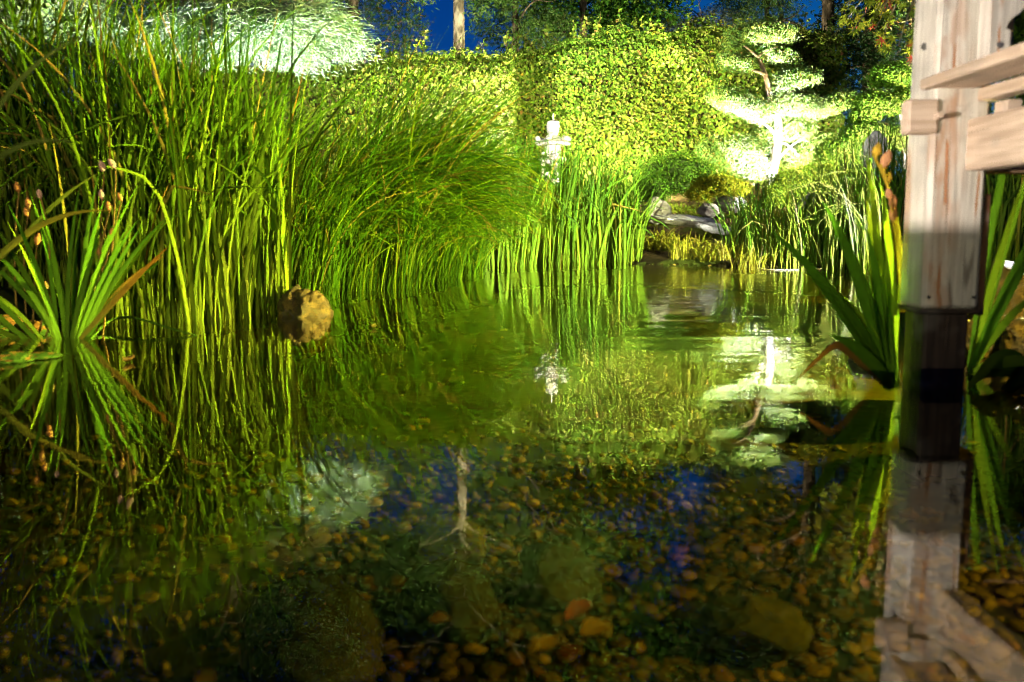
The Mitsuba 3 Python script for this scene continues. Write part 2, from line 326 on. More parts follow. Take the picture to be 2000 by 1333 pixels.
for x, y, rad in pts:
    c = (int(x // 0.07), int(y // 0.07))
    if any((x - a) ** 2 + (y - b) ** 2 < (0.80 * (rad + d)) ** 2 for dx in (-1, 0, 1) for dy in (-1, 0, 1) for a, b, d in grid.get((c[0] + dx, c[1] + dy), ())): continue
    grid.setdefault(c, []).append((x, y, rad)); keep.append((x, y, rad))
kz = height(np.array([k[0] for k in keep]), np.array([k[1] for k in keep]))
small = {t: [] for t in range(5)}
for k, ((x, y, rad), z) in enumerate(zip(keep, kz)):
    s, t = r.integers(7), r.choice(5, p=[0.33, 0.28, 0.07, 0.07, 0.25]); el = r.uniform(0.75, 1.35); rz = r.uniform(0, 360)
    tw = T().translate([x, y, z + rad * 0.25]).rotate([0, 0, 1], rz).scale([rad * el, rad / el, rad * r.uniform(0.7, 1)])
    if k < 290:
        scene[nkey('pond_bed__pebble')] = {**PEBBLE[s][t], 'to_world': tw}
    else:
        m = np.array(tw.matrix); b = shapes[s]
        small[t].append((b.vertices @ m[:3, :3].T + m[:3, 3], b.faces, b.vertices))
for t in range(5):
    if small[t]:
        v, f, _ = joined(small[t]); add('small_pebbles', (v, f), f'pebble_tone_{"abcde"[t]}', 'pond_bed', smooth=True, stuff=True)

# ------------------------------------------------------------------ footbridge
X0, Y0 = 0.866, 1.90
t = thing('footbridge', 'weathered pale timber footbridge corner with a square post standing in the pond and a railing', 'footbridge')
post = add('post', box(X0, X0 + 0.12, Y0, Y0 + 0.12, 0.163, 1.25, 0.009), 'wood_upright', t)
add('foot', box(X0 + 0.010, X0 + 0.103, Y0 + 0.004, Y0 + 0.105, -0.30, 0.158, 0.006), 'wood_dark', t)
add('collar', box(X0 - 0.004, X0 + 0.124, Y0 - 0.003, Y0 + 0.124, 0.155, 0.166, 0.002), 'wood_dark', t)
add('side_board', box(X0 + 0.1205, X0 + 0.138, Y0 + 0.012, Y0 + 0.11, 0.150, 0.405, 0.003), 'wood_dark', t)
add('handrail', box(0.848, 0.950, 0.35, 1.930, 0.619, 0.641, 0.003), 'wood_rail', t)
add('upper_rail', box(0.953, 0.990, 0.35, 1.897, 0.592, 0.6175, 0.003), 'wood_rail', t)
add('lower_beam', box(0.936, 0.985, 0.35, 1.898, 0.452, 0.556, 0.004), 'wood_rail', t)
tb = add('tenon_block', box(0.812, 0.874, 1.890, 1.930, 0.527, 0.596, 0.004), 'wood_cross', t)
pv = tube([(0.868, 1.893, 0.560), (0.868, 1.868, 0.562)], 0.006, 8); add('peg', (pv[0], pv[1]), 'wood_cross', tb, smooth=40)
add('spacer_block', box(0.988, 1.020, 1.845, 1.895, 0.562, 0.590, 0.003), 'wood_cross', t)
add('spacer_block', box(1.000, 1.030, 1.62, 1.66, 0.5565, 0.5915, 0.003), 'wood_cross', t)
# corbel bracket against the camera side of the post
prof = [(0.946, 0.643), (0.986, 0.643), (0.986, 0.722), (0.977, 0.726), (0.980, 0.737), (0.989, 0.747), (1.001, 0.755), (1.010, 0.765), (1.013, 0.775), (1.014, 0.783), (1.024, 0.789), (1.035, 0.800), (1.041, 0.815), (1.041, 0.88), (0.946, 0.88)]
m = trimesh.creation.extrude_polygon(shapely.Polygon(prof), 0.048, engine='earcut')
m.apply_transform(trimesh.transformations.rotation_matrix(math.pi / 2, [1, 0, 0])); m.apply_translation([0, 1.894, 0])
br = add('bracket', m, 'wood_upright', t, smooth=25)
def bolt(p, n, rad, parent, mat='bolt_metal'):
    p, n = np.array(p), np.array(n, float)
    parts = [tube([p, p + n * 0.0035], [rad * 1.0, rad * 0.92], 14), tube([p + n * 0.0036, p + n * 0.007], [rad * 0.55, rad * 0.5], 6)]
    v, f, _ = joined(parts); add('bolt', (v, f), mat, parent)
bolt((0.966, 1.848, 0.694), (0, -1, 0), 0.0065, br)
bolt((X0, Y0 + 0.055, 0.712), (-1, 0, 0), 0.008, post)
for bx in (0.012, 0.106): bolt((X0 + bx, Y0, 0.190), (0, -1, 0), 0.004, post, 'black_metal')
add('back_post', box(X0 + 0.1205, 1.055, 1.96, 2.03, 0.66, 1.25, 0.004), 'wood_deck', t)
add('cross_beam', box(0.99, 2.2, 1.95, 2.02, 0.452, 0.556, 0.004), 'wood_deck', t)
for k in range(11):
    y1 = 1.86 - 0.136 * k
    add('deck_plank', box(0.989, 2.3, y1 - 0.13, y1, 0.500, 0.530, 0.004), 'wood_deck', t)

# ------------------------------------------------------------------ reeds, sedges and grasses
GREEN = [((0.032, 0.115, 0.003), 4), ((0.055, 0.155, 0.004), 4), ((0.10, 0.20, 0.005), 2.6), ((0.016, 0.062, 0.003), 1.6), ((0.22, 0.18, 0.02), 0.30), ((0.26, 0.12, 0.02), 0.12)]
SEDGE = [((0.024, 0.078, 0.002), 3), ((0.048, 0.115, 0.003), 4), ((0.18, 0.27, 0.008), 2.0), ((0.010, 0.036, 0.002), 2.4), ((0.24, 0.18, 0.03), 0.14)]
FARG = [((0.045, 0.13, 0.012), 4), ((0.075, 0.16, 0.012), 4), ((0.12, 0.19, 0.02), 2), ((0.025, 0.075, 0.008), 2), ((0.26, 0.18, 0.04), 0.3)]
YELL = [((0.16, 0.17, 0.012), 4), ((0.22, 0.19, 0.015), 3), ((0.09, 0.13, 0.008), 3), ((0.30, 0.20, 0.05), 1)]

def clump(name, label, cat, group, centre, spread, N, L, Wd, lean, bend, cols, seed, az=None, azk=None, ns=7, mid=True, prof='reed', singles=0, base_tint=(0.20, 0.20, 0.02), tip=0.85, psi=1.2, kinks=0.12, pw=1.7, fold=0.22):
    r = RNG(seed); t = thing(name, label, cat, group)
    rr = np.sqrt(r.random(N)); th = r.uniform(0, 2 * np.pi, N)
    b = np.stack([centre[0] + rr * np.cos(th) * spread[0], centre[1] + rr * np.sin(th) * spread[1], 0 * rr], 1)
    b[:, 2] = np.maximum(height(b[:, 0], b[:, 1]), -0.03) - 0.02
    a = r.uniform(0, 2 * np.pi, N) if az is None else r.vonmises(az, azk, N)
    out = 0.35 * rr
    c = pal(r, N, cols)
    c0 = 0.55 * c + 0.45 * np.array(base_tint) * np.exp(r.normal(0, 0.15, (N, 1))); c1 = c * tip
    brown = r.random(N) < 0.06; c1[brown] = np.array([0.24, 0.13, 0.03]) * np.exp(r.normal(0, 0.2, (brown.sum(), 1)))
    kk = np.where(r.random(N) < kinks, r.uniform(0.7, 1.9, N), 0)
    args = dict(az=a, L=r.uniform(*L, N) * (1 - 0.25 * r.random(N) ** 2), Wd=r.uniform(*Wd, N), lean=np.abs(r.normal(0, 1, N)) * lean + 0.02, bend=bend[0] + (bend[1] - bend[0]) * r.random(N) ** 1.4, c0=c0, c1=c1, psi=r.uniform(-psi, psi, N), kink=kk)
    order = np.argsort(b[:, 1] + 0.15 * r.random(N)); s, m = order[:singles], order[singles:]
    V, Fc, C = blades(b[m], ns=ns, mid=mid, prof=prof, pw=pw, fold=fold, **{k: v[m] for k, v in args.items()})
    add('blades', (V, Fc), 'leaf', t, color=C, smooth=mid, stuff=True)
    for k in s:
        V, Fc, C = blades(b[k:k + 1], ns=ns, mid=mid, prof=prof, pw=pw, fold=fold, **{q_: v[k:k + 1] for q_, v in args.items()})
        add('blade', (V, Fc), 'leaf', t, color=C, smooth=mid)
    return t

REEDG = 'tall reeds along the left shore'
for k, (u, y, N, lab) in enumerate([
        (215, 3.22, 120, 'tall green reed clump rising directly right of the iris with flower stalks'),
        (305, 3.30, 130, 'tall reed clump of broad upright blades, second from the left iris'),
        (395, 3.42, 130, 'tall reed clump of upright blades midway between iris and ochre rock'),
        (478, 3.60, 110, 'tall reed clump with leaning blades just left of the ochre rock')]):
    x = (u - 1000) / F * y
    clump('reed_clump', lab, 'reeds', REEDG, (x, y), (0.18, 0.14), int(N * 1.45), (0.80, 1.42), (0.008, 0.017), 0.10, (0.05, 1.25), GREEN, 20 + k, singles=26, ns=9)
for k, (u, y, N, lab) in enumerate([
        (20, 3.75, 230, 'dense tall reeds behind the leftmost iris at the left picture edge'),
        (190, 3.95, 230, 'dense tall back row reeds left of the pale conifer'),
        (350, 4.15, 230, 'dense tall back row reeds below the left end of the pale conifer'),
        (470, 4.45, 220, 'tall crossing reed blades in front of the pale weeping conifer')]):
    x = (u - 1000) / F * y
    clump('reed_clump', lab, 'reeds', REEDG, (x, y), (0.34, 0.26), N, ((1.15, 1.8), (1.05, 1.55), (0.95, 1.38), (0.85, 1.25))[k], (0.008, 0.016), 0.17, (0.1, 1.6), GREEN, 40 + k, singles=10, ns=9, az=-0.5, azk=0.35)
SEDG = 'arching sedges along the left shore'
for k, (u, y, N, L, lab) in enumerate([
        (560, 4.40, 380, (0.8, 1.45), 'dark arching sedge tussock directly behind the ochre rock'),
        (640, 4.95, 460, (0.85, 1.55), 'arching sedge tussock right of the ochre rock with loose crossing blades'),
        (735, 5.25, 620, (0.95, 1.75), 'large sedge tussock with a bright sheaf of blades falling to the left'),
        (790, 5.70, 760, (1.0, 1.85), 'large dense sedge tussock arching to the right like combed hair'),
        (826, 6.15, 760, (0.8, 1.5), 'yellow green sedge tussock drooping to the water at the middle of the shore'),
        (878, 6.90, 620, (0.6, 1.15), 'rightmost drooping sedge tussock of the left shore, next to the upright far reeds')]):
    x = (u - 1000) / F * y
    clump('sedge_tussock', lab, 'sedge', SEDG, (x, y), (0.26, 0.26), N, L, (0.0045, 0.009), 0.15, (0.8, 3.0), SEDGE, 60 + k, az=(-0.65, -0.6, -0.45, -0.4, -0.4, -0.4)[k], azk=(0.8, 1.2, 2.2, 2.8, 2.8, 2.2)[k], singles=14, ns=10, base_tint=(0.03, 0.06, 0.004), tip=1.1, kinks=0.04, pw=1.5)
FARR = 'upright reeds on the far shore'
for k, (u, y, N, L, lab) in enumerate([
        (985, 8.35, 330, (0.9, 1.35), 'upright far reeds between the drooping sedge and the stone lantern'),
        (1060, 8.75, 400, (0.95, 1.42), 'upright far reeds directly below the stone lantern'),
        (1130, 8.95, 330, (0.85, 1.3), 'upright far reeds right of the lantern, in the middle of the bed'),
        (1200, 9.15, 260, (0.75, 1.15), 'upright far reeds at the right end of the bed beside the grey stone')]):
    x = (u - 1000) / F * y
    clump('far_reed_clump', lab, 'reeds', FARR, (x, y), (0.27, 0.30), N, L, (0.014, 0.030), 0.10, (0.05, 1.0), FARG, 80 + k, ns=6, base_tint=(0.15, 0.18, 0.015), singles=10)
for k, (u, v, N, L, cols, lab) in enumerate([
        (1285, 512, 150, (0.16, 0.32), YELL, 'low arching yellow grass tuft below the flat grey stones, leftmost of the row'),
        (1345, 516, 170, (0.16, 0.34), YELL, 'low arching yellow grass tuft at the middle of the far waterline'),
        (1405, 518, 160, (0.15, 0.30), YELL, 'low arching yellow grass tuft left of the stiff pale blades'),
        (1470, 524, 60, (0.22, 0.36), YELL, 'stiff pale yellow grass tuft standing at the far waterline'),
        (1255, 505, 200, (0.10, 0.22), SEDGE, 'fine olive grass tuft at the foot of the far reeds, left of the yellow tufts'),
        (1350, 503, 240, (0.10, 0.24), SEDGE, 'fine olive grass tuft behind the yellow tufts, under the middle of the ledge'),
        (1440, 505, 240, (0.12, 0.26), SEDGE, 'fine olive grass tuft behind the stiff pale blades'),
        (1500, 512, 200, (0.12, 0.28), SEDGE, 'fine olive grass tuft at the far waterline right of the stiff pale blades'),
        (1310, 500, 220, (0.10, 0.22), SEDGE, 'fine olive grass tuft behind the yellow tufts, under the left grey stone'),
        (1390, 500, 220, (0.10, 0.22), SEDGE, 'fine olive grass tuft behind the yellow tufts, under the slanting stone')]):
    p = W(u, v); y = p[1] + (0.02 if k < 4 else 0.2)
    clump('grass_tuft', lab, 'grass', 'low grass tufts on the far waterline', (p[0] * y / p[1], y), (0.20, 0.16), N, L, (0.006, 0.013) if k < 4 else (0.003, 0.006), 0.25, (0.4, 2.2), cols, 100 + k, ns=6, base_tint=(0.2, 0.17, 0.02), tip=1.05, singles=6 if k < 4 else 0)
RBANK = 'reeds on the far right shore'
for k, (u, y, N, L, lab) in enumerate([
        (1462, 8.75, 150, (0.55, 0.85), 'dark upright rush clump in front of the trunk of the cloud pruned pine'),
        (1505, 8.35, 120, (0.45, 0.75), 'dark upright rush clump left of the low yellow shrub'),
        (1600, 7.9, 200, (0.7, 1.1), 'loose dark reed clump in front of the squarish grey stone'),
        (1665, 7.5, 260, (0.8, 1.3), 'tall reed clump on the right shore left of the bridge post'),
        (1730, 7.1, 260, (0.8, 1.3), 'tall reed clump on the right shore closest to the left side of the bridge post'),
        (1560, 7.95, 120, (0.3, 0.6), 'short dark reed clump at the waterline right of the pale tuft'),
        (1950, 5.2, 240, (0.8, 1.2), 'bright reed clump seen right of the bridge post below the beam'),
        (2040, 4.6, 240, (0.8, 1.2), 'bright reed clump at the right picture edge below the beam')]):
    x = (u - 1000) / F * y
    clump('shore_reed_clump', lab, 'reeds', RBANK, (x, y), (0.26, 0.26), N, L, (0.008, 0.017), 0.11, (0.05, 1.3), FARG, 120 + k, ns=6, base_tint=(0.08, 0.12, 0.015), singles=6)

# ------------------------------------------------------------------ irises
IRIS = [((0.055, 0.17, 0.006), 4), ((0.085, 0.21, 0.006), 3), ((0.14, 0.25, 0.008), 1.5)]
def leaf_part(t, base, az, L, Wd, lean, bend, c0, c1, psi=0.0, ns=14, pw=1.6, label=None, kink=0.0, name='leaf'):
    o = lambda x: np.array([x], float)
    V, Fc, C = blades(np.array([base], float), o(az), o(L), o(Wd), o(lean), o(bend), ns=ns, c0=np.array([c0]), c1=np.array([c1]), psi=o(psi), prof='iris', pw=pw, fold=0.16, kink=o(kink))
    k = add(name, (V, Fc), 'leaf', t, color=C, smooth=True)
    if label: labels[k] = {'label': label}
    return k
def seed_stalk(t, base, tip, rad, pods, seed, col=(0.22, 0.14, 0.03), podc=(0.38, 0.22, 0.13)):
    r = RNG(seed); base, tip = np.array(base, float), np.array(tip, float)
    mid_ = (base + tip) / 2 + np.array([0.02 * r.normal(), 0.01, 0.02])
    p = spline([base, mid_, tip], 9)
    v, f, c = tube(p, np.linspace(rad, rad * 0.7, 9), 6, col); st = add('flower_stalk', (v, f), 'matte', t, color=c, smooth=True)
    for s, size in pods:
        q_ = p[0] + 0 * tip; a = s * 8; i0 = min(int(a), 7); q_ = p[i0] + (p[i0 + 1] - p[i0]) * (a - i0)
        d = unit(np.array([r.normal(0, 0.35), r.normal(0, 0.2), 1.0]))
        h = np.linspace(0, 1, 8); rr = size * 0.34 * np.sin(np.pi * (0.06 + 0.9 * h)) ** 0.8 * (1 - 0.25 * h)
        pp = q_ + d * (h * size)[:, None]
        v, f, c = tube(pp, rr, 7, np.array(podc) * math.exp(r.normal(0, 0.15)))
        v = v + 0.06 * size * (meshkit.noise(v * 300) - 0.5)[:, None]
        add('seed_pod', (v, f), 'matte', st, color=c, smooth=True)

# left iris: a fan rising from the water
b = W(128, 660); bz = -0.05
t = thing('iris_plant', 'green iris fan with dry brown seed stalks at the left waterline', 'iris')
r = RNG(201)
fan = [(-62, .55, .5), (-48, .60, .3), (-34, .62, .2), (-24, .66, .2), (-15, .64, .1), (-8, .70, .1), (-3, .66, .1), (2, .60, .15), (7, .70, .1), (13, .66, .1), (19, .68, .15), (25, .72, .1), (31, .66, .1), (37, .60, .1), (-40, .50, .9), (-28, .56, .5), (10, .5, .2), (-70, .45, .6), (-55, .62, .5), (-44, .58, .2), (-19, .6, .1), (-11, .62, .05), (0, .52, .1), (4, .66, .1), (16, .55, .1), (22, .62, .2), (28, .55, .15), (34, .62, .3), (42, .5, .4)]
for k, (deg, L, bd) in enumerate(fan):
    c = pal(r, 1, IRIS)[0]; x = b[0] + 0.10 * (deg / 60) * 0.5 + r.normal(0, 0.012)
    leaf_part(t, (x, b[1] + r.uniform(-0.04, 0.07), bz), 0.0 if deg > 0 else math.pi, L * 0.80 * r.uniform(0.85, 1.12), r.uniform(0.012, 0.020), math.radians(abs(deg)) * 0.8, bd * 0.9 + 0.12, 0.6 * c + 0.4 * np.array([0.16, 0.22, 0.02]), c * 0.9, psi=math.pi / 2 + r.uniform(-1.1, 0.3))
leaf_part(t, (b[0] + 0.06, b[1] - 0.03, 0), 0.0, 0.40, 0.016, 0.75, 0.1, (0.20, 0.20, 0.02), (0.50, 0.20, 0.015), psi=1.5, label='dying orange leaf leaning right')
leaf_part(t, (b[0] + 0.05, b[1] + 0.02, 0), 0.05, 0.36, 0.014, 0.60, 0.5, (0.12, 0.17, 0.02), (0.50, 0.22, 0.02), psi=1.3, label='leaf with orange tip bending right')
leaf_part(t, (b[0] - 0.30, b[1] - 0.02, 0.10), 0.0, 0.58, 0.018, 0.62, 1.05, (0.12, 0.17, 0.015), (0.34, 0.26, 0.02), psi=1.4, label='long yellowing blade arching to the right')
leaf_part(t, (b[0] - 0.30, b[1] + 0.05, 0.05), 0.0, 0.62, 0.017, 0.50, 0.6, (0.10, 0.15, 0.012), (0.14, 0.18, 0.015), psi=1.2)
for k, (u0, v0, u1, v1, pods) in enumerate([(190, 640, 204, 326, ((.97, .035), (.80, .032))), (200, 640, 226, 320, ((.97, .035),)), (170, 640, 240, 385, ((.97, .028), (.70, .03), (.45, .03))), (180, 640, 218, 400, ((.95, .03), (.6, .026), (.35, .03))),
                                            (60, 650, 58, 400, ((.97, .034), (.9, .03))), (72, 650, 77, 380, ((.97, .03),)), (40, 650, 38, 368, ((.97, .034),)), (65, 650, 72, 470, ((.95, .04),)), (85, 660, 84, 560, ((.9, .03),))]):
    a, c_ = W(u0, 655), P(u1, v1, 2.80)
    seed_stalk(t, (a[0], 2.83, -0.03), c_, 0.0032, pods, 300 + k, podc=(0.60, 0.34, 0.22) if k < 2 or k == 5 else (0.46, 0.20, 0.05))

# right iris beside the post
t = thing('iris_plant', 'broad green iris fan with one brown leaf at the left side of the bridge post', 'iris')
b0 = W(1752, 742)
def toward(t, b0, u, v, Yt, L_extra, Wd, bend, c0, c1, label=None, psi=None, kink=0.0):
    tip = P(u, v, Yt); d = tip - b0; hor = math.hypot(d[0], d[1]); az = math.atan2(d[1], d[0])
    L = np.linalg.norm(d) * (1 + 0.12 * bend * bend) + L_extra
    lean = math.atan2(hor, d[2]) - bend * 0.42
    leaf_part(t, b0, az, L, Wd, lean, bend, c0, c1, psi=math.pi / 2 + (psi or 0), label=label, ns=18, kink=kink)
r = RNG(211)
for k, (u, v, Yt, wd, bd, ps) in enumerate([(1505, 462, 1.75, .034, .30, .1), (1535, 478, 1.80, .034, .22, -.3), (1605, 400, 1.88, .038, .25, .2), (1690, 440, 1.95, .030, .05, .5), (1690, 292, 1.97, .034, .02, -.2), (1635, 575, 1.92, .036, .3, .4),
                                            (1700, 560, 2.0, .034, .1, .0), (1735, 420, 2.03, .026, .0, .7), (1660, 480, 1.85, .03, .2, -.5), (1570, 540, 1.82, .032, .45, -.4), (1650, 360, 1.92, .030, .12, -.7), (1720, 360, 2.0, .028, .06, .5), (1675, 610, 1.95, .034, .2, -.6), (1712, 500, 1.9, .030, .1, -.3), (1620, 660, 1.82, .03, .35, .3), (1760, 500, 2.08, .03, .0, .3)]):
    c = np.clip(1.45 * pal(r, 1, IRIS, 0.12)[0], 0, 0.5)
    toward(t, np.array([b0[0] - 0.012 * r.random(), b0[1] + 0.02 * r.random(), -0.02]), u, v, Yt, 0.0, wd * 0.82, bd + 0.08, 0.6 * c + 0.4 * np.array([0.14, 0.22, 0.02]), c, psi=ps)
toward(t, np.array([b0[0] - 0.03, b0[1] - 0.01, -0.01]), 1562, 632, 1.80, 0, 0.016, 0.25, (0.20, 0.12, 0.02), (0.34, 0.14, 0.02), label='dry brown leaf leaning left over the water', kink=0.9)
toward(t, np.array([b0[0] - 0.01, b0[1] + 0.05, 0.0]), 1692, 388, 2.02, 0, 0.030, 0.1, (0.05, 0.13, 0.01), (0.16, 0.22, 0.01), label='short yellow green leaf tip')
for k, (u0, u1, v1, pods) in enumerate([(1758, 1705, 300, ((.97, .034), (.78, .028), (.86, .030))), (1760, 1722, 320, ((.97, .040), (.72, .028))), (1765, 1742, 400, ((.95, .03), (.8, .034)))]):
    a = P(u0, 610, 2.06); seed_stalk(t, a, P(u1, v1, 2.02), 0.0042, pods, 330 + k, col=(0.34, 0.24, 0.02), podc=((0.46, 0.30, 0.03), (0.38, 0.19, 0.09), (0.36, 0.17, 0.06))[k])

# iris right of the post
t = thing('iris_plant', 'dark iris leaves slanting up to the right from behind the bridge post', 'iris')
b0 = np.array([1.075, 2.10, 0.0])
for (u, v, Yt, wd, bd, cc) in [(2010, 330, 1.95, .022, .15, (0.07, 0.12, 0.01)), (2060, 430, 1.80, .030, .2, (0.035, 0.10, 0.01)), (2080, 360, 1.80, .030, .2, (0.04, 0.11, 0.01)), (2060, 560, 1.85, .020, .5, (0.06, 0.11, 0.01)), (1990, 180, 2.05, .020, .05, (0.02, 0.05, 0.006)), (2080, 730, 1.7, .022, .4, (0.05, 0.09, 0.01)), (2040, 250, 2.2, .022, .1, (0.03, 0.07, 0.006))]:
    toward(t, b0 + [0.01 * (u % 7) / 7, 0, 0], u, v, Yt, 0, wd, bd, np.array(cc) * 1.2, np.array(cc))
t = thing('water_plant', 'small plant with dark spoon shaped drooping leaves over the water right of the post', 'water plant')
for (u, v, wd, bd) in [(1900, 775, .055, 1.2), (1985, 765, .05, .9), (1960, 820, .05, 1.3)]:
    toward(t, np.array([1.18, 2.02, 0.0]), u, v, 1.86, 0, wd, bd, (0.02, 0.05, 0.01), (0.03, 0.05, 0.01))

# decayed water plant leaves at the left edge
for k, (u, v, rx, ry, h, ps, lab) in enumerate([(62, 652, .065, .05, .045, .2, 'crumpled green and brown water leaf folded at the foot of the left iris'), (15, 645, .06, .05, .06, 1.2, 'thick green leaf base at the left picture edge beside the iris'), (20, 705, .07, .06, .02, 2.0, 'broad floating green leaf nearest the left picture edge'), (75, 700, .06, .05, .012, .8, 'floating green leaf under the crumpled leaf by the left iris')]):
    r = RNG(400 + k); m = trimesh.creation.icosphere(subdivisions=4); v_ = m.vertices.copy()
    v_ *= (1 + 0.35 * (meshkit.fbm(v_ * 2 + k, 3) - 0.5))[:, None]; v_[:, 2] = np.maximum(v_[:, 2], -0.15) * 0.8 + 0.30 * (meshkit.fbm(v_ * 3 + 9 * k, 3) - 0.5)
    col = np.where((meshkit.fbm(v_ * 2.3 + 5 * k, 3) > 0.52)[:, None] & (v_[:, 2:] > 0.1), [[0.26, 0.13, 0.025]], [[0.055, 0.12, 0.012]])
    mm = moved(trimesh.Trimesh(v_ * [rx, ry, h], m.faces, process=False), W(u, v) + [0, 0, 0.004], ps)
    tt = thing('water_leaf', lab, 'leaf', 'decaying water leaves at the left edge'); add('leaf_blade', mm, 'leaf', tt, color=col, smooth=True)
# long grass blade bent down to the water and dark blade at the upper left
t = thing('bent_blade', 'single green grass blade arching low over the water right of the left iris', 'grass blade')
V, Fc, C = tube(spline([W(178, 662) + [0, 0, 0.0], W(240, 640) + [0, -0.02, 0.035], W(310, 645) + [0, -0.05, 0.03], W(385, 656) + [0, 0.0, 0.0]], 16), np.linspace(0.0065, 0.0025, 16), 5, (0.07, 0.15, 0.01)); add('stem', (V, Fc), 'leaf', t, color=C, smooth=True)
t = thing('dark_blade', 'dark broad grass blade crossing the upper left picture edge close to the camera', 'grass blade')
o = np.array([-1.02, 1.62, 0.30])
toward(t, o, 150, 112, 1.5, 0, 0.017, 0.9, (0.008, 0.012, 0.002), (0.010, 0.014, 0.002), psi=0.3)
toward(t, o, 125, 318, 1.6, 0, 0.012, 1.4, (0.008, 0.012, 0.002), (0.010, 0.014, 0.002), psi=0.2)

# ------------------------------------------------------------------ rocks
def place_rock(label, u, v, Y, rx, rz_, mat, seed, name='rock', ry=None, rot=0.0, tilt=0.0, group=None, sink=0.25, **kw):
    t = thing(name, label, 'rock', group)
    p = P(u, v, Y); m = moved(rock(seed, rx, ry or rx * 0.8, rz_, **kw), p, rot, tilt)
    scene[t] = mikit.ply(m, mat, smooth=50); THINGS.discard(t)
    return t
place_rock('rounded ochre rock half lit in the water at the left shore', 590, 640, 3.52, 0.138, 0.155, 'stone_ochre', 5, rough=0.42, cuts=12, grain=0.07, rot=1.3)
place_rock('large ochre boulder behind the post at the right picture edge', 1985, 590, 2.75, 0.17, 0.14, 'stone_ochre', 14)
place_rock('small ochre stone at the waterline just right of the post foot', 1935, 655, 2.35, 0.07, 0.06, 'stone_ochre', 15)
place_rock('low ochre stone below the large right boulder', 2010, 660, 2.30, 0.10, 0.06, 'stone_ochre', 16)
place_rock('dark wet stone under the right iris fan', 1705, 712, 2.28, 0.07, 0.05, 'stone_moss', 17)
place_rock('pale grey upright stone at the left of the flat ledge on the far bank', 1278, 412, 9.9, 0.19, 0.15, 'stone_grey', 31, cuts=14, rough=0.35)
place_rock('long flat pale ledge stone on the far bank', 1335, 431, 9.8, 0.42, 0.075, 'stone_white', 32, cuts=12, rot=-0.2, tilt=0.12)
place_rock('slanting pale stone at the right end of the ledge on the far bank', 1400, 447, 9.55, 0.24, 0.06, 'stone_white', 33, cuts=12, tilt=0.25, rot=-0.4)
place_rock('dark rounded stone at the foot of the yellow shrub', 1385, 412, 10.4, 0.13, 0.09, 'stone_grey', 34, cuts=14)
place_rock('grey stone right of the yellow shrub stems', 1425, 396, 10.6, 0.20, 0.13, 'stone_grey', 35, cuts=12)
place_rock('squarish grey stone among the right reeds', 1585, 412, 9.3, 0.19, 0.20, 'stone_grey', 36, cuts=14)
place_rock('white upright stone behind the right reeds beside the post', 1708, 300, 9.4, 0.13, 0.22, 'stone_white', 37, cuts=12)
for k, (u, v, rx, ry, rz_, lab) in enumerate([(610, 1262, 0.085, 0.070, 0.09, 'dark mossy boulder under water at the lower left of centre'), (880, 1185, 0.075, 0.07, 0.06, 'dark algae covered mound under water at the centre bottom'), (1080, 1130, 0.07, 0.06, 0.05, 'dark algae covered stone under water right of the centre mound'), (860, 1075, 0.08, 0.07, 0.05, 'small dark algae covered stone under water above the centre mound'), (1470, 1230, 0.07, 0.06, 0.04, 'dark sunken stone under water near the post reflection')]):
    p = W(u, v, -0.17); t = thing('sunken_rock', lab, 'rock', None)
    scene[t] = mikit.ply(moved(rock(50 + k, rx, ry, rz_, cuts=5, rough=0.35), p), 'stone_moss', smooth=50); THINGS.discard(t)
# fallen leaves
for k, (u, v, s, c, lab) in enumerate([(1130, 1192, .042, (0.42, 0.11, 0.03), 'orange fallen leaf under water right of the bottom centre'), (1165, 1228, .045, (0.40, 0.28, 0.06), 'yellow fallen leaf under water below the orange leaf'), (1075, 1256, .032, (0.48, 0.34, 0.06), 'small bright yellow fallen leaf under water at the bottom centre'),
                                       (1110, 1275, .03, (0.30, 0.10, 0.03), 'small brown fallen leaf under water beside the bright yellow one'), (710, 1170, .028, (0.50, 0.38, 0.08), 'small yellow fallen leaf under water right of the dark mossy boulder'), (860, 1210, .03, (0.40, 0.22, 0.05), 'tan fallen leaf under water between boulder and centre mound'), (400, 1325, .035, (0.50, 0.36, 0.10), 'yellow fallen leaf under water at the bottom left edge')]):
    r = RNG(500 + k); p = W(u, v, -0.135); th = r.uniform(0, 7); n = np.array([0.15 * r.normal(), -0.35, 1.0]); a = np.array([math.cos(th), math.sin(th) * 0.6, 0])
    h = np.linspace(0, 1, 9); n = unit(n); a = unit(a - n * (a @ n)); s_ = np.cross(n, a); w = 0.30 * np.sin(np.pi * h ** 0.85) + 0.01
    L_ = p + a * s * (h - .5)[:, None] - s_ * (s * w)[:, None] + n * s * (0.12 * np.sin(h * 3))[:, None]; M_ = p + a * s * (h - .5)[:, None]; R_ = p + a * s * (h - .5)[:, None] + s_ * (s * w)[:, None] + n * s * (0.1 * np.sin(h * 4))[:, None]
    V = np.stack([L_, M_, R_], 1).reshape(-1, 3); bb = (np.arange(8)[:, None] * 3 + np.arange(2)).reshape(-1); q = np.stack([bb, bb + 1, bb + 4, bb + 3], 1)
    t = thing('fallen_leaf', lab, 'leaf', 'fallen leaves on the pond bed'); scene[t] = mikit.ply((V, q), 'leaf', smooth=True, color=np.tile(np.array(c), (len(V), 1))); THINGS.discard(t)

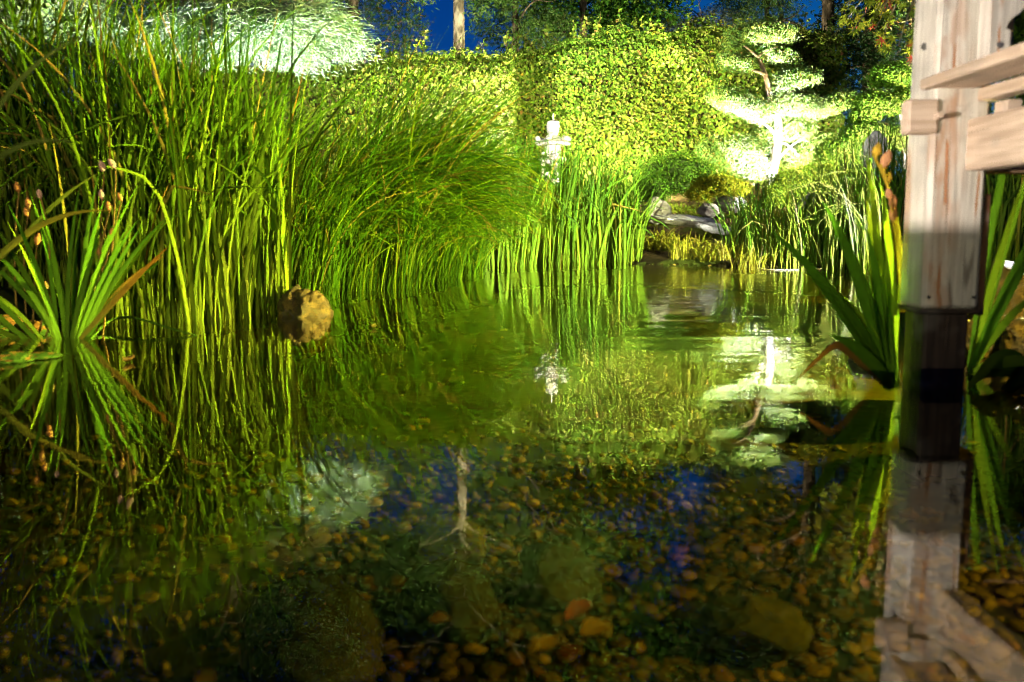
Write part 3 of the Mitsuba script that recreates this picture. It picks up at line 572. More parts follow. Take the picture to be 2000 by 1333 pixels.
for k, (u, v, s, c, lab) in enumerate([(1598, 527, .07, (0.55, 0.30, 0.16), 'pale brown leaf floating at the far waterline near the right reeds'), (1318, 519, .06, (0.45, 0.22, 0.06), 'brown leaf floating under the arching yellow tufts, left of the other brown leaf'), (1386, 521, .07, (0.45, 0.20, 0.06), 'brown leaf floating under the arching yellow tufts at the far waterline'), (730, 640, .03, (0.20, 0.16, 0.03), 'small olive leaf floating right of the ochre rock'), (250, 706, .05, (0.22, 0.13, 0.03), 'brown leaf floating in front of the left iris'), (1010, 905, .02, (0.18, 0.15, 0.03), 'tiny leaf floating in the middle of the pond')]):
    p = W(u, v, 0.004); r = RNG(560 + k); th = r.uniform(0, 7); a = np.array([math.cos(th), math.sin(th), 0]); b_ = np.array([-a[1], a[0], 0]); h = np.linspace(0, 1, 8); w = 0.28 * np.sin(np.pi * h ** 0.8) + 0.01
    c_ = p + a * s * (h - .5)[:, None] + np.array([0, 0, 1]) * (0.10 * s * (2 * h - 1)[:, None] ** 2)
    V = np.stack([c_ - b_ * (s * w)[:, None] + [0, 0, .006], c_, c_ + b_ * (s * w)[:, None] + [0, 0, .009]], 1).reshape(-1, 3); bb = (np.arange(7)[:, None] * 3 + np.arange(2)).reshape(-1); q = np.stack([bb, bb + 1, bb + 4, bb + 3], 1)
    t = thing('floating_leaf', lab, 'leaf', 'leaves floating on the pond'); scene[t] = mikit.ply((V, q), 'leaf', smooth=True, color=np.tile(np.array(c), (len(V), 1))); THINGS.discard(t)
t = thing('floating_reed', 'pale dead reed stem floating at the far waterline right of the stiff pale tuft', 'reed stem')
V, Fc, C = tube(spline([W(1480, 527) + [0, 0, .004], W(1520, 529) + [0, 0, .006], W(1560, 528) + [0, 0, .004]], 6), 0.006, 5, (0.40, 0.34, 0.12)); scene[t] = mikit.ply((V, Fc), 'matte', smooth=True, color=C); THINGS.discard(t)

# ------------------------------------------------------------------ stone lantern
t = thing('stone_lantern', 'pale stone garden lantern with scrolled roof corners and a tall finial above the far reeds', 'lantern')
LP = P(1080, 290, 10.0); lx, ly = LP[0], LP[1]; px = 10.0 / F
zz = lambda v: P(1080, v, 10.0)[2]
def hexring(prof, sides=6, rot=0.0):
    th = np.arange(sides) * 2 * np.pi / sides + rot; V = []
    for rad, z in prof: V.append(np.stack([lx + rad * np.cos(th), ly + rad * np.sin(th), 0 * th + z], 1))
    V = np.vstack(V + [[[lx, ly, prof[0][1]], [lx, ly, prof[-1][1]]]]); n = len(prof)
    i, j = np.meshgrid(np.arange(n - 1), np.arange(sides), indexing='ij')
    q = np.stack([i * sides + j, i * sides + (j + 1) % sides, (i + 1) * sides + (j + 1) % sides, (i + 1) * sides + j], -1).reshape(-1, 4)
    f = np.vstack([q[:, [0, 1, 2]], q[:, [0, 2, 3]]]); j = np.arange(sides)
    return V, np.vstack([f, np.stack([j * 0 + n * sides, (j + 1) % sides, j], 1), np.stack([j * 0 + n * sides + 1, (n - 1) * sides + j, (n - 1) * sides + (j + 1) % sides], 1)])
add('finial', hexring([(.012, zz(236)), (.010, zz(228)), (.004, zz(221))], 10), 'stone_pale', t, smooth=True)
add('jewel', hexring([(.045, zz(268)), (.058, zz(264)), (.050, zz(262)), (.066, zz(258)), (.070, zz(246)), (.066, zz(238)), (.02, zz(235))], 16), 'stone_pale', t, smooth=35)
roof = add('roof', hexring([(.10, zz(283)), (.195, zz(284)), (.20, zz(279)), (.15, zz(276)), (.10, zz(271)), (.07, zz(266))], 6, 0.26), 'stone_pale', t)
for k in range(6):
    a = k * math.pi / 3 + 0.26; d = np.array([math.cos(a), math.sin(a), 0]); c = np.array([lx, ly, zz(276)]) + d * 0.175
    m = trimesh.creation.cylinder(0.027, 0.05, sections=14); m.apply_transform(trimesh.transformations.rotation_matrix(math.pi / 2, d)); m.apply_translation(c + [0, 0, 0.022]); add('scroll', m, 'stone_pale', roof, smooth=35)
fb = add('fire_box', hexring([(.085, zz(306)), (.092, zz(303)), (.092, zz(288)), (.085, zz(285))], 6, 0.26), 'stone_pale', t)
add('platform', hexring([(.10, zz(318)), (.16, zz(314)), (.165, zz(309)), (.12, zz(306))], 6, 0.26), 'stone_pale', t)
add('column', hexring([(.10, 0.2), (.085, 0.5), (.08, zz(318))], 12), 'stone_pale', t, smooth=True)

# ------------------------------------------------------------------ flowers
def flowers(label, pts, Yd, size, cols, seed, drop):
    r = RNG(seed); t = thing('flowering_plant', label, 'flowering plant'); root = None
    for (u, v) in pts:
        p = P(u + r.normal(0, 1.5), v, Yd + r.normal(0, 0.05)); basep = np.array([p[0] + r.normal(0, 0.04), Yd + 0.05, max(p[2] - drop, 0.1)])
        V, Fc, C = tube(spline([basep, (p + basep) / 2 + [0.02, 0, 0.03], p], 5), 0.0025, 4, (0.06, 0.12, 0.02)); add('stem', (V, Fc), 'leaf', t, color=C)
        n = 9; d = unit(r.normal(size=(n, 3)) + [0, -0.8, 0.2]); s = size * r.uniform(0.6, 1.1, n)
        V, Fc, C = leaves(p + d * size * 0.2, d, unit(r.normal(size=(n, 3))), s, 0.9, pal(r, n, cols, 0.1)); add('flower', (V, Fc), 'leaf', t, color=C)
r = RNG(77)
flowers('small pale pink flowers hanging in the reeds below the stone lantern', [(1060 + 34 * r.random() - (k * 0.1), 300 + 55 * r.random() ** 1.2) for k in range(34)] + [(1083, 354), (1070, 340)], 8.36, 0.028, [((0.75, 0.50, 0.52), 3), ((0.80, 0.70, 0.68), 1)], 78, 0.2)
flowers('small yellow flower spikes in the reeds right of the stone lantern', [(1140, 322), (1138, 330), (1147, 338), (1142, 345), (1160, 335), (1161, 328), (1150, 350), (1125, 326)], 8.5, 0.026, [((0.5, 0.48, 0.10), 1)], 79, 0.2)

# ------------------------------------------------------------------ shrubs, pads and trees
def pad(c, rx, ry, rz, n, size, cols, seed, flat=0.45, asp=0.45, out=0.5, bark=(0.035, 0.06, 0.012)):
    """a clipped foliage mass: short leaf sprays over an uneven dome with a dark twiggy heart"""
    r = RNG(seed); d = unit(r.normal(size=(n, 3))); d[:, 2] = np.where(d[:, 2] < -flat, -flat * r.random(n), d[:, 2])
    k = 0.60 + 0.74 * meshkit.fbm(d * 2.9 + seed, 4, seed) + 0.16 * (r.random(n) < 0.08) * r.random(n)
    k = k * (1 - 0.28 * r.random(n) ** 2)
    p = c + d * [rx, ry, rz] * k[:, None]
    nn = unit(unit(d / [rx, ry, rz]) + r.normal(0, 0.42, (n, 3)))
    ax = unit(unit(d / [rx, ry, rz]) * out + r.normal(0, 0.6, (n, 3)) + [0, 0, 0.25])
    col = pal(r, n, cols, 0.22)
    L = leaves(p, nn, ax, size * r.uniform(0.6, 1.25, n), asp, col)
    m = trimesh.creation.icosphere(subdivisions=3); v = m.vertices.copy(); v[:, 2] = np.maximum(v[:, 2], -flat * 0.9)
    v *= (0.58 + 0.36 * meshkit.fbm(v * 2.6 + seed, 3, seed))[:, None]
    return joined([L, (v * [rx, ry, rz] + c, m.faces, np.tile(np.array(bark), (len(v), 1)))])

PINE = [((0.095, 0.160, 0.030), 4), ((0.14, 0.19, 0.040), 3), ((0.06, 0.14, 0.035), 2), ((0.20, 0.13, 0.03), 0.35)]
t = thing('cloud_pine', 'brightly lit cloud pruned pine with tiered foliage pads before the right hedge', 'pine')
PY = 13.6; pxm = PY / F
for k, (u, v, rx, rz, dy, n) in enumerate([(1485, 76, 72, 27, .1, 4200), (1505, 114, 62, 22, .2, 2800), (1432, 126, 34, 16, -.2, 1500), (1548, 164, 56, 24, .1, 3000), (1440, 210, 62, 25, -.25, 3600), (1540, 214, 66, 28, .1, 3800), (1628, 210, 56, 22, .2, 2800),
                                         (1528, 262, 64, 32, .25, 3800), (1440, 318, 60, 38, -.3, 4600), (1500, 300, 34, 24, .25, 1500), (1388, 300, 28, 24, -.3, 1500), (1592, 300, 66, 26, .3, 3200)]):
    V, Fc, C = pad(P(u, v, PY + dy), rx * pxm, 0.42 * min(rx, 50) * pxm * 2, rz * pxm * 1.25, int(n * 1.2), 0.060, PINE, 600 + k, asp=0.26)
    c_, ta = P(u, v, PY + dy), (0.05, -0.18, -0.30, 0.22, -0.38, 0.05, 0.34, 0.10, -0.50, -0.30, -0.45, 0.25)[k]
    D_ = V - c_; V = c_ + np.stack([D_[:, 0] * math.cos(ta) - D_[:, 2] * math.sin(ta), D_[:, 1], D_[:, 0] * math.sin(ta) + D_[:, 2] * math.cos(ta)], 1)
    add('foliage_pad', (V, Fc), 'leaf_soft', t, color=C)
BK = (0.15, 0.10, 0.065)
tr = [tube(spline([P(1497, 372, 13.5), P(1510, 330, 13.5), P(1518, 285, 13.6), P(1520, 240, 13.6), P(1508, 205, 13.6), P(1500, 170, 13.6), P(1494, 145, 13.6), P(1480, 110, 13.65)], 24), np.linspace(0.085, 0.03, 24), 9, BK)]
add('trunk', (tr[0][0], tr[0][1]), 'matte', t, color=tr[0][2], smooth=True)
for pts, r0 in [([(1512, 325), (1535, 295), (1565, 272)], .028), ([(1494, 147), (1478, 140), (1450, 136)], .03), ([(1508, 205), (1530, 190), (1550, 178)], .025), ([(1519, 270), (1500, 248), (1478, 236)], .03), ([(1505, 350), (1498, 322), (1470, 318)], .04), ([(1515, 320), (1525, 280), (1560, 305)], .035), ([(1497, 372), (1475, 362), (1452, 345)], .045), ([(1480, 112), (1462, 96), (1452, 90)], .02), ([(1480, 112), (1500, 98), (1520, 92)], .02)]:
    a = tube(spline([P(u, v, PY - 0.05) for u, v in pts], 10), np.linspace(r0, r0 * 0.5, 10), 7, BK); add('branch', (a[0], a[1]), 'matte', t, color=a[2], smooth=True)

def shrub(name, label, pads, Yd, cols, size, seed, stems=None, asp=0.5, cat='shrub', leafname='foliage_pad', depth=0.8, flat=0.6):
    t = thing(name, label, cat); s = Yd / F
    for k, (u, v, rx, rz, dy, n) in enumerate(pads):
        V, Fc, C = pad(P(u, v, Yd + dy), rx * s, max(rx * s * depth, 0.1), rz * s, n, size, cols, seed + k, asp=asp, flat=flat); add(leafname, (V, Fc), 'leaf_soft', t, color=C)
    for pts, r0 in (stems or []):
        a = tube(spline([P(u, v, Yd + (0.0 if len(q_) == 0 else q_[0])) for u, v, *q_ in pts], 10), np.linspace(r0, r0 * 0.55, 10), 7, (0.40, 0.31, 0.22)); add('stem', (a[0], a[1]), 'matte', t, color=a[2], smooth=True)
    return t
AZ = [((0.055, 0.13, 0.010), 4), ((0.085, 0.17, 0.012), 3), ((0.04, 0.09, 0.01), 2)]
YS = [((0.24, 0.25, 0.015), 4), ((0.15, 0.20, 0.015), 3), ((0.32, 0.28, 0.02), 2)]
shrub('clipped_shrub', 'rounded clipped green azalea mound left of the pine on the far bank', [(1322, 352, 84, 52, 0, 7000), (1272, 375, 36, 34, -.3, 2200), (1368, 362, 30, 30, -.2, 1600)], 11.8, AZ, 0.035, 640)
shrub('clipped_shrub', 'low yellow shrub on bare pale stems in front of the azalea mound', [(1400, 368, 52, 26, 0, 2600), (1435, 372, 28, 20, .1, 1000), (1365, 382, 26, 16, -.1, 800)], 10.6, YS, 0.04, 650,
      stems=[([(1412, 425), (1398, 408), (1372, 396)], .022), ([(1410, 422), (1405, 400), (1418, 384)], .018), ([(1402, 414), (1420, 398), (1438, 380)], .016)])
shrub('clipped_shrub', 'broad clipped yellow green shrub right of the pine trunk', [(1545, 372, 52, 38, 0, 3600), (1600, 362, 56, 40, .2, 3800), (1515, 392, 26, 28, -.3, 1500), (1640, 345, 40, 36, .3, 2200)], 11.6, [((0.10, 0.17, 0.012), 4), ((0.15, 0.20, 0.015), 2), ((0.06, 0.12, 0.01), 2)], 0.04, 660)
shrub('clipped_shrub', 'small low yellow shrub between rushes and squarish grey stone', [(1522, 432, 34, 20, 0, 1500)], 9.8, YS, 0.035, 670)
shrub('clipped_shrub', 'cloud pruned bright shrub with two tiers directly left of the bridge post', [(1742, 152, 44, 28, 0, 2600), (1790, 170, 40, 28, .2, 2200), (1718, 208, 52, 26, -.2, 3000), (1775, 200, 45, 26, .1, 2600), (1690, 228, 30, 18, -.2, 1200)], 11.2, AZ, 0.042, 680,
      stems=[([(1770, 330), (1765, 260), (1750, 190)], .03)])
shrub('clipped_shrub', 'dim green bush below the cloud pruned shrub left of the post', [(1690, 262, 48, 24, 0, 2600), (1640, 300, 50, 30, 0, 2600), (1750, 275, 45, 30, .1, 2200)], 11.0, AZ, 0.04, 690)
shrub('leafy_shrub', 'bright leafy shrub beyond the railing at the right picture edge', [(2010, 80, 60, 70, 0, 1800), (2090, 120, 110, 150, .3, 4200), (2060, 250, 100, 80, 0, 3000)], 7.6, AZ, 0.07, 700)

# hedges: a leafy slab with uneven face and top
HEDGE = [((0.085, 0.150, 0.014), 4), ((0.130, 0.185, 0.024), 4), ((0.18, 0.20, 0.045), 2), ((0.04, 0.080, 0.010), 2.2), ((0.28, 0.15, 0.05), 0.12), ((0.24, 0.22, 0.02), 0.4)]
def hedge(label, x0, x1, yf, depth, top, z0, n, seed, size=(0.034, 0.078), sprigs=40, ends=True):
    r = RNG(seed); t = thing('hedge', label, 'hedge')
    m = int(n * 0.78); x = r.uniform(x0, x1, m); tz = top(x); z = z0 + (tz - z0) * r.random(m)
    q_ = np.stack([x, 0 * x, z], 1); bump = 0.24 * (meshkit.fbm(q_ * 1.5 + seed, 3, seed) - 0.5) + 0.16 * (meshkit.fbm(q_ * 5 + seed, 2, seed) - 0.5)
    rounding = 0.35 * smooth01((z - tz + 0.35) / 0.35) ** 2
    p1 = np.stack([x, yf - bump + rounding + 0.16 * r.random(m) ** 1.5, z], 1); n1 = np.tile([0, -1, 0.25], (m, 1))
    k = n - m; x = r.uniform(x0, x1, k); y = yf + depth * r.random(k)
    p2 = np.stack([x, y, top(x) - 0.02 + 0.10 * (meshkit.fbm(np.stack([x, y, 0 * x], 1) * 4, 2) - 0.5) - 0.08 * r.random(k)], 1); n2 = np.tile([0, -0.4, 1.0], (k, 1))
    k3 = int(0.10 * n) if ends else 0
    z3 = z0 + (top(np.array([x1]))[0] - z0) * r.random(k3); y3 = yf + depth * r.random(k3)
    p3 = np.stack([x1 + 0.10 * (meshkit.fbm(np.stack([0 * y3, y3, z3], 1) * 4, 2) - 0.5) * 2 - 0.06 * r.random(k3), y3, z3], 1); n3 = np.tile([1, -0.3, 0.2], (k3, 1))
    p, nn = np.vstack([p1, p2, p3]), np.vstack([n1, n2, n3]); N = len(p)
    nn = unit(nn + r.normal(0, 0.42, (N, 3))); ax = unit(r.normal(0, 0.7, (N, 3)) + [0.2, -0.3, -0.45])
    tone = meshkit.fbm(p * 1.1 + 40, 3, seed)
    col = pal(r, N, HEDGE, 0.17); col = col * (0.75 + 0.5 * tone)[:, None] * np.stack([1 + 0.36 * (meshkit.noise(p * 0.9 + 70) - 0.5), np.ones(N), np.ones(N)], 1)
    V, Fc, C = leaves(p, nn, ax, r.uniform(*size, N), r.uniform(0.55, 0.8, N), np.clip(col, 0, 1)); add('foliage', (V, Fc), 'leaf_soft', t, color=C, stuff=True)
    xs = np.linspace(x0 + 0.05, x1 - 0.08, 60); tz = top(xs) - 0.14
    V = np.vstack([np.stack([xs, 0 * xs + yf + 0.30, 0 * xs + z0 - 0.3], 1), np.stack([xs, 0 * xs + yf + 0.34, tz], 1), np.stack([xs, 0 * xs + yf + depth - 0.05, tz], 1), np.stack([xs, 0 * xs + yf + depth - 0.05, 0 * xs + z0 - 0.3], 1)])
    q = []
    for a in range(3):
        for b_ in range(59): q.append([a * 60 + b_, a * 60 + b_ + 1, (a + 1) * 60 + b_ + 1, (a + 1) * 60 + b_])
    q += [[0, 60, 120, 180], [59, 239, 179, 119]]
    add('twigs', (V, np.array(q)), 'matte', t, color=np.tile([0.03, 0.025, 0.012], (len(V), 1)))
    parts = []
    for _ in range(sprigs):
        xb = r.uniform(x0, x1); b_ = np.array([xb, yf + r.uniform(0, 0.4), top(np.array([xb]))[0] - 0.05]); L = r.uniform(0.10, 0.34); d = unit(np.array([r.normal(0, 0.4), r.normal(0, 0.2), 1.0]))
        e = b_ + d * L; parts.append(tube(spline([b_, (b_ + e) / 2 + r.normal(0, 0.02, 3), e], 4), 0.004, 3, (0.12, 0.08, 0.03)))
        nl = int(5 + L * 30); s = r.random(nl); pp = b_ + d * L * s[:, None]
        parts.append(leaves(pp, unit(r.normal(0, 0.6, (nl, 3)) + [0, -0.8, 0.3]), unit(r.normal(0, 1, (nl, 3)) * [1, 0.5, 0.6] + [0, 0, 0.4]), r.uniform(0.05, 0.09, nl), 0.65, pal(r, nl, HEDGE, 0.2)))
    V, Fc, C = joined(parts); add('shoots', (V, Fc), 'leaf_soft', t, color=C, stuff=True)
    return t
def interp_top(pts, Y):
    us = np.array([P(u, v, Y)[0] for u, v in pts]); zs = np.array([P(u, v, Y)[2] for u, v in pts])
    return lambda x: np.interp(x, us, zs) + 0.10 * (meshkit.fbm(np.stack([x * 2.0, 0 * x, 0 * x], -1), 3, 3) - 0.5)
HL, HR = 12.5, 14.3
hedge('clipped leafy hedge section behind the sedges, left of the stone lantern', -4.6, P(1003, 100, HL)[0], HL, 1.0, interp_top([(350, 120), (650, 118), (760, 104), (880, 96), (1003, 96)], HL), 0.3, 24000, 801, sprigs=30)
hedge('taller leafy hedge section behind the lantern and the pine', P(985, 100, HR)[0], P(1655, 100, HR)[0], HR, 1.0, interp_top([(985, 92), (1060, 82), (1110, 72), (1180, 50), (1215, 46), (1250, 66), (1300, 62), (1340, 48), (1400, 46), (1500, 50), (1600, 56), (1655, 70)], HR), 0.5, 42000, 802, sprigs=70)

# trees beyond the hedge
def limbs(r, base, top, r0, n, spread, col, droop=0.0, sides=9, first=5):
    mid_ = (base + top) / 2 + r.normal(0, 0.05, 3); tr = spline([base, mid_, top], 14); trunk = tube(tr, np.linspace(r0, r0 * 0.45, 14), sides, col); br, tips = [], []
    for k in range(n):
        i0 = r.integers(first, 14); b_ = tr[i0]; th = r.uniform(0, 2 * np.pi); L = spread * r.uniform(0.45, 1.0)
        e = b_ + np.array([math.cos(th) * L, math.sin(th) * L, L * r.uniform(0.15, 0.8) - droop * L]); m_ = (b_ + e) / 2 + [0, 0, 0.18 * L]
        c_ = spline([b_, m_, e], 9); br.append(tube(c_, np.linspace(r0 * 0.32, r0 * 0.06, 9), 5, col)); tips += [c_[4], c_[6], c_[8]]
        for _ in range(2):
            f0 = c_[r.integers(3, 8)]; g = f0 + unit(r.normal(size=3) + [0, 0, 0.2]) * L * 0.45; br.append(tube(spline([f0, (f0 + g) / 2 + r.normal(0, 0.03, 3), g], 5), np.linspace(r0 * 0.12, r0 * 0.03, 5), 4, col)); tips.append(g)
    return trunk, joined(br), np.array(tips)
def crown(r, blobs, n, size, cols, asp=0.5, hang=0.0, gaps=0.42, sprays=7):
    """leaf sprays through the volume of several lobes, with gaps"""
    w = np.array([b[1][0] * b[1][2] for b in blobs]); pick = r.choice(len(blobs), n, p=w / w.sum())
    c = np.array([b[0] for b in blobs])[pick]; rad = np.array([b[1] for b in blobs])[pick]
    d = unit(r.normal(size=(n, 3))); k = (0.55 + 0.55 * r.random(n) ** 0.6)
    p = c + d * rad * k[:, None]
    ok = meshkit.fbm(p * 1.6 + 11, 3, 7) > gaps
    p, d = p[ok], d[ok]; n = len(p)
    ax = unit(r.normal(size=(n, 3)) + d * 0.5 + [0, 0, -hang])
    P_, A_, N_ = [], [], []
    for s in range(sprays):
        f = s / max(sprays - 1, 1); side = unit(np.cross(ax, r.normal(size=(n, 3)))) * (1 if s % 2 else -1)
        P_.append(p + ax * size * 2.4 * f + r.normal(0, size * 0.25, (n, 3))); A_.append(unit(ax * 0.7 + side + r.normal(0, 0.25, (n, 3)) + [0, 0, -hang * 0.5])); N_.append(unit(r.normal(0, 0.5, (n, 3)) + [0, -0.4, 0.8]))
    p, a, nn = np.vstack(P_), np.vstack(A_), np.vstack(N_); N = len(p)
    return leaves(p, nn, a, size * r.uniform(0.6, 1.2, N), asp, pal(r, N, cols, 0.25))
def tree(name, label, trunk_u, Yd, blobs, n, size, cols, seed, r0=0.12, col=(0.30, 0.24, 0.17), nb=10, spread=1.4, hang=0.0, asp=0.5, gaps=0.34, topv=-260, group=None, sprays=7, droop=0.0, first=5):
    r = RNG(seed); t = thing(name, label, 'tree', group); s = Yd / F
    b_ = P(trunk_u, 300, Yd); b_[2] = 0.6; tp = P(trunk_u + r.uniform(-15, 15), topv, Yd)
    tk, br, tips = limbs(r, b_, tp, r0, nb, spread, np.array(col), droop, first=first)
    bk_ = 'bark' if trunk_u == 900 else 'bark_dark'
    add('trunk', (tk[0], tk[1]), bk_, t, smooth=True); add('branches', (br[0], br[1]), bk_, t, smooth=True, stuff=True)
    bl = [(P(u, v, Yd + dy), np.array([rx * s, max(rx * s * 0.7, 0.4), rz * s])) for u, v, rx, rz, dy in blobs]
    V, Fc, C = crown(r, bl, n, size, cols, asp, hang, gaps, sprays); add('crown', (V, Fc), 'leaf_soft', t, color=C, stuff=True)
    return t
def bark_fn(p, n, uv):
    g = fbm(p.x * 14, p.y * 14, p.z * 5, 4)
    return mix((0.11, 0.085, 0.055), (0.36, 0.30, 0.21), smoothstep(0.3, 0.7, g))
def bark_dark_fn(p, n, uv):
    return mix((0.02, 0.015, 0.010), (0.09, 0.068, 0.045), smoothstep(0.3, 0.7, fbm(p.x * 14, p.y * 14, p.z * 5, 4)))
scene['bark_dark'] = {'type': 'twosided', 'bsdf': {'type': 'diffuse', 'reflectance': mikit.proc(bark_dark_fn)}}
scene['bark'] = {'type': 'bumpmap', 'arbitrary': mikit.proc(lambda p, n, uv: fbm(p.x * 30, p.y * 30, p.z * 9, 3)), 'scale': 0.02, 'bsdf': {'type': 'twosided', 'bsdf': {'type': 'diffuse', 'reflectance': mikit.proc(bark_fn)}}}
EVER = [((0.022, 0.055, 0.012), 4), ((0.045, 0.075, 0.022), 3), ((0.08, 0.10, 0.05), 1.2), ((0.13, 0.06, 0.03), 0.3)]
ASH = [((0.05, 0.11, 0.02), 4), ((0.08, 0.14, 0.03), 3), ((0.12, 0.17, 0.06), 1)]
DEC = [((0.035, 0.10, 0.012), 4), ((0.06, 0.14, 0.015), 3), ((0.12, 0.17, 0.02), 0.8)]
GREY = [((0.06, 0.085, 0.05), 3), ((0.10, 0.12, 0.08), 2)]
tree('evergreen_tree', 'dense dark small leaved evergreen tree right of the pale conifer, behind the left hedge', 690, 15.8, [(600, 20, 120, 90, 0), (710, 30, 100, 80, .3), (760, 70, 70, 45, 0), (520, 0, 120, 110, .5), (660, -110, 200, 120, .5), (790, 55, 40, 35, 0), (560, -260, 260, 130, .8), (760, -330, 240, 130, .8)], 7600, 0.062, EVER, 901, r0=0.13, spread=1.4, gaps=0.36)
tree('ash_tree', 'tree with a straight pale trunk against the blue sky above the left hedge', 900, 15.4, [(880, -150, 190, 80, 0), (960, -230, 200, 100, .3), (820, -20, 26, 18, 0), (935, 0, 20, 14, -.2), (760, -220, 150, 90, 0)], 4600, 0.09, ASH, 902, r0=0.135, nb=12, spread=1.7, hang=0.5, topv=-300, asp=0.32, gaps=0.30, first=9)
tree('ash_tree', 'loose grey green tree with drooping sprays right of the pale trunk', 1010, 16.2, [(985, 20, 60, 60, 0), (1040, 10, 70, 65, .3), (960, -60, 70, 60, 0), (1060, 55, 50, 30, 0), (1050, -150, 160, 90, .3), (1010, -290, 180, 100, .3)], 5200, 0.085, ASH, 903, r0=0.08, hang=0.7, asp=0.32, spread=1.2)
tree('deciduous_tree', 'dark broad leaved tree with a dark trunk above the middle of the hedge', 1143, 17.0, [(1140, 0, 90, 55, 0), (1230, 20, 70, 50, .3), (1290, 5, 50, 35, 0), (1180, -90, 170, 80, .4), (1210, 60, 60, 30, 0), (1090, 30, 60, 40, .4), (1150, -230, 180, 100, .4), (1120, -380, 260, 110, .4)], 8500, 0.085, DEC, 904, r0=0.10, asp=0.62, col=(0.1, 0.07, 0.04))
tree('small_leaved_tree', 'low grey blue twiggy bush rising above the hedge under the central blue sky gap', 1360, 17.4, [(1330, 55, 45, 26, 0), (1390, 48, 45, 26, 0), (1300, 70, 50, 30, 0)], 1100, 0.055, GREY, 905, r0=0.05, topv=40, spread=0.8)
tree('weeping_tree', 'feathery weeping tree between the two right blue sky gaps', 1490, 17.8, [(1480, 10, 50, 40, 0), (1525, 25, 32, 45, 0), (1450, -10, 40, 40, 0), (1490, -110, 110, 80, 0), (1540, -250, 140, 90, .3)], 4200, 0.10, ASH, 906, r0=0.07, hang=1.1, asp=0.22, spread=0.9, droop=0.5)
tree('conifer_tree', 'tree with a brown trunk behind the right end of the hedge', 1622, 16.4, [(1625, 65, 40, 40, .4), (1680, 20, 60, 70, .6), (1700, -90, 140, 90, .6), (1730, 90, 80, 70, .8), (1640, -220, 190, 110, .6), (1540, -400, 220, 110, .6), (1750, -360, 200, 120, .6)], 8500, 0.08, EVER, 907, r0=0.16, col=(0.2, 0.12, 0.08), spread=1.1)
tree('evergreen_tree', 'dark evergreen tree behind the pale conifer at the upper left', 400, 12.5, [(360, 30, 160, 90, .5), (200, 0, 170, 120, .5), (470, 40, 70, 60, .8), (60, 20, 150, 130, .3), (100, 190, 200, 110, .6), (-120, 150, 160, 140, .3), (310, 170, 140, 90, .6), (0, 300, 220, 110, .4), (300, -180, 300, 140, .5), (120, -330, 300, 150, .5), (420, -400, 240, 130, .8)], 12000, 0.075, EVER, 908, r0=0.12, spread=1.3, gaps=0.18)
tree('evergreen_tree', 'dark trees closing the gap right of the hedge behind the cloud pruned shrub', 1780, 15.0, [(1720, 150, 80, 90, 0), (1800, 120, 120, 160, 0), (1950, 100, 180, 200, 0), (1715, 240, 70, 80, 0), (1780, 280, 90, 70, 0), (1675, 140, 55, 90, .2), (1700, 60, 60, 60, .2), (1850, -150, 200, 150, 0), (1950, -330, 240, 160, 0)], 9000, 0.07, EVER, 909, r0=0.12, spread=1.3, gaps=0.15)

tree('unseen_tall_tree', 'tall dark tree with its crown out of view, placed to close the sky above the left hedge in the pond reflection', 330, 20.0, [(150, -330, 330, 160, 0), (500, -300, 260, 150, 0), (760, -420, 260, 130, 0), (350, -160, 240, 110, 0), (640, -200, 150, 80, 0), (1000, -430, 220, 130, 0), (1080, -260, 130, 120, 0)], 9000, 0.15, DEC, 911, r0=0.2, spread=2.0, gaps=0.22, topv=-500)  # crown out of view, placed to darken the left of the pond reflection
tree('unseen_tall_tree', 'tall dark tree with its crown out of view, placed to close the sky above the pine in the pond reflection', 1690, 20.0, [(1560, -200, 170, 130, 0), (1700, -330, 260, 160, 0), (1500, -380, 170, 130, 0), (1900, -250, 200, 160, 0), (1230, -480, 200, 90, 0), (1560, -90, 90, 60, 0)], 8000, 0.15, DEC, 912, r0=0.2, spread=2.0, gaps=0.22, topv=-500)  # likewise out of view, darkens the reflected sky on the right

# japanese maple hanging in from the right
r = RNG(950); t = thing('maple_tree', 'japanese maple with pointed lobed leaves hanging in left of the post top', 'tree')
def palmate(lobes=7):
    pts = []; angs = np.linspace(-125, 125, lobes); ln = [0.42, 0.72, 0.92, 1.0, 0.92, 0.72, 0.42]
    for k, (a, l) in enumerate(zip(angs, ln)):
        a = math.radians(90 - a)
        if k: am = math.radians(90 - (angs[k] + angs[k - 1]) / 2); pts.append((0.24 * math.cos(am), 0.24 * math.sin(am), 0.0))
        for da, f in ((0.14, 0.55), (0, 1.0), (-0.14, 0.55)): pts.append((l * f * math.cos(a + da), l * f * math.sin(a + da), -0.16 * f * f))
    V = np.array([(0, 0, 0.03)] + pts); n = len(pts); F_ = [[0, i + 2, i + 1] for i in range(n - 1)]
    return V, np.array(F_)
pv, pf = palmate()
MC = [(0.13, 0.15, 0.012), (0.09, 0.12, 0.012), (0.20, 0.17, 0.015), (0.06, 0.09, 0.01), (0.28, 0.05, 0.03)]
MAPLE = [mikit.ply((pv, pf), 'leaf', color=np.tile(c, (len(pv), 1))) for c in MC]
MY = 8.6
tw_ = [tube(spline([P(1900, 420, MY + .6), P(1860, 150, MY + .5), P(1830, -20, MY + .3), P(1800, -160, MY)], 12), np.linspace(0.09, 0.05, 12), 8, (0.14, 0.10, 0.07))]
add('trunk', (tw_[0][0], tw_[0][1]), 'bark', t, smooth=True)
brs = []
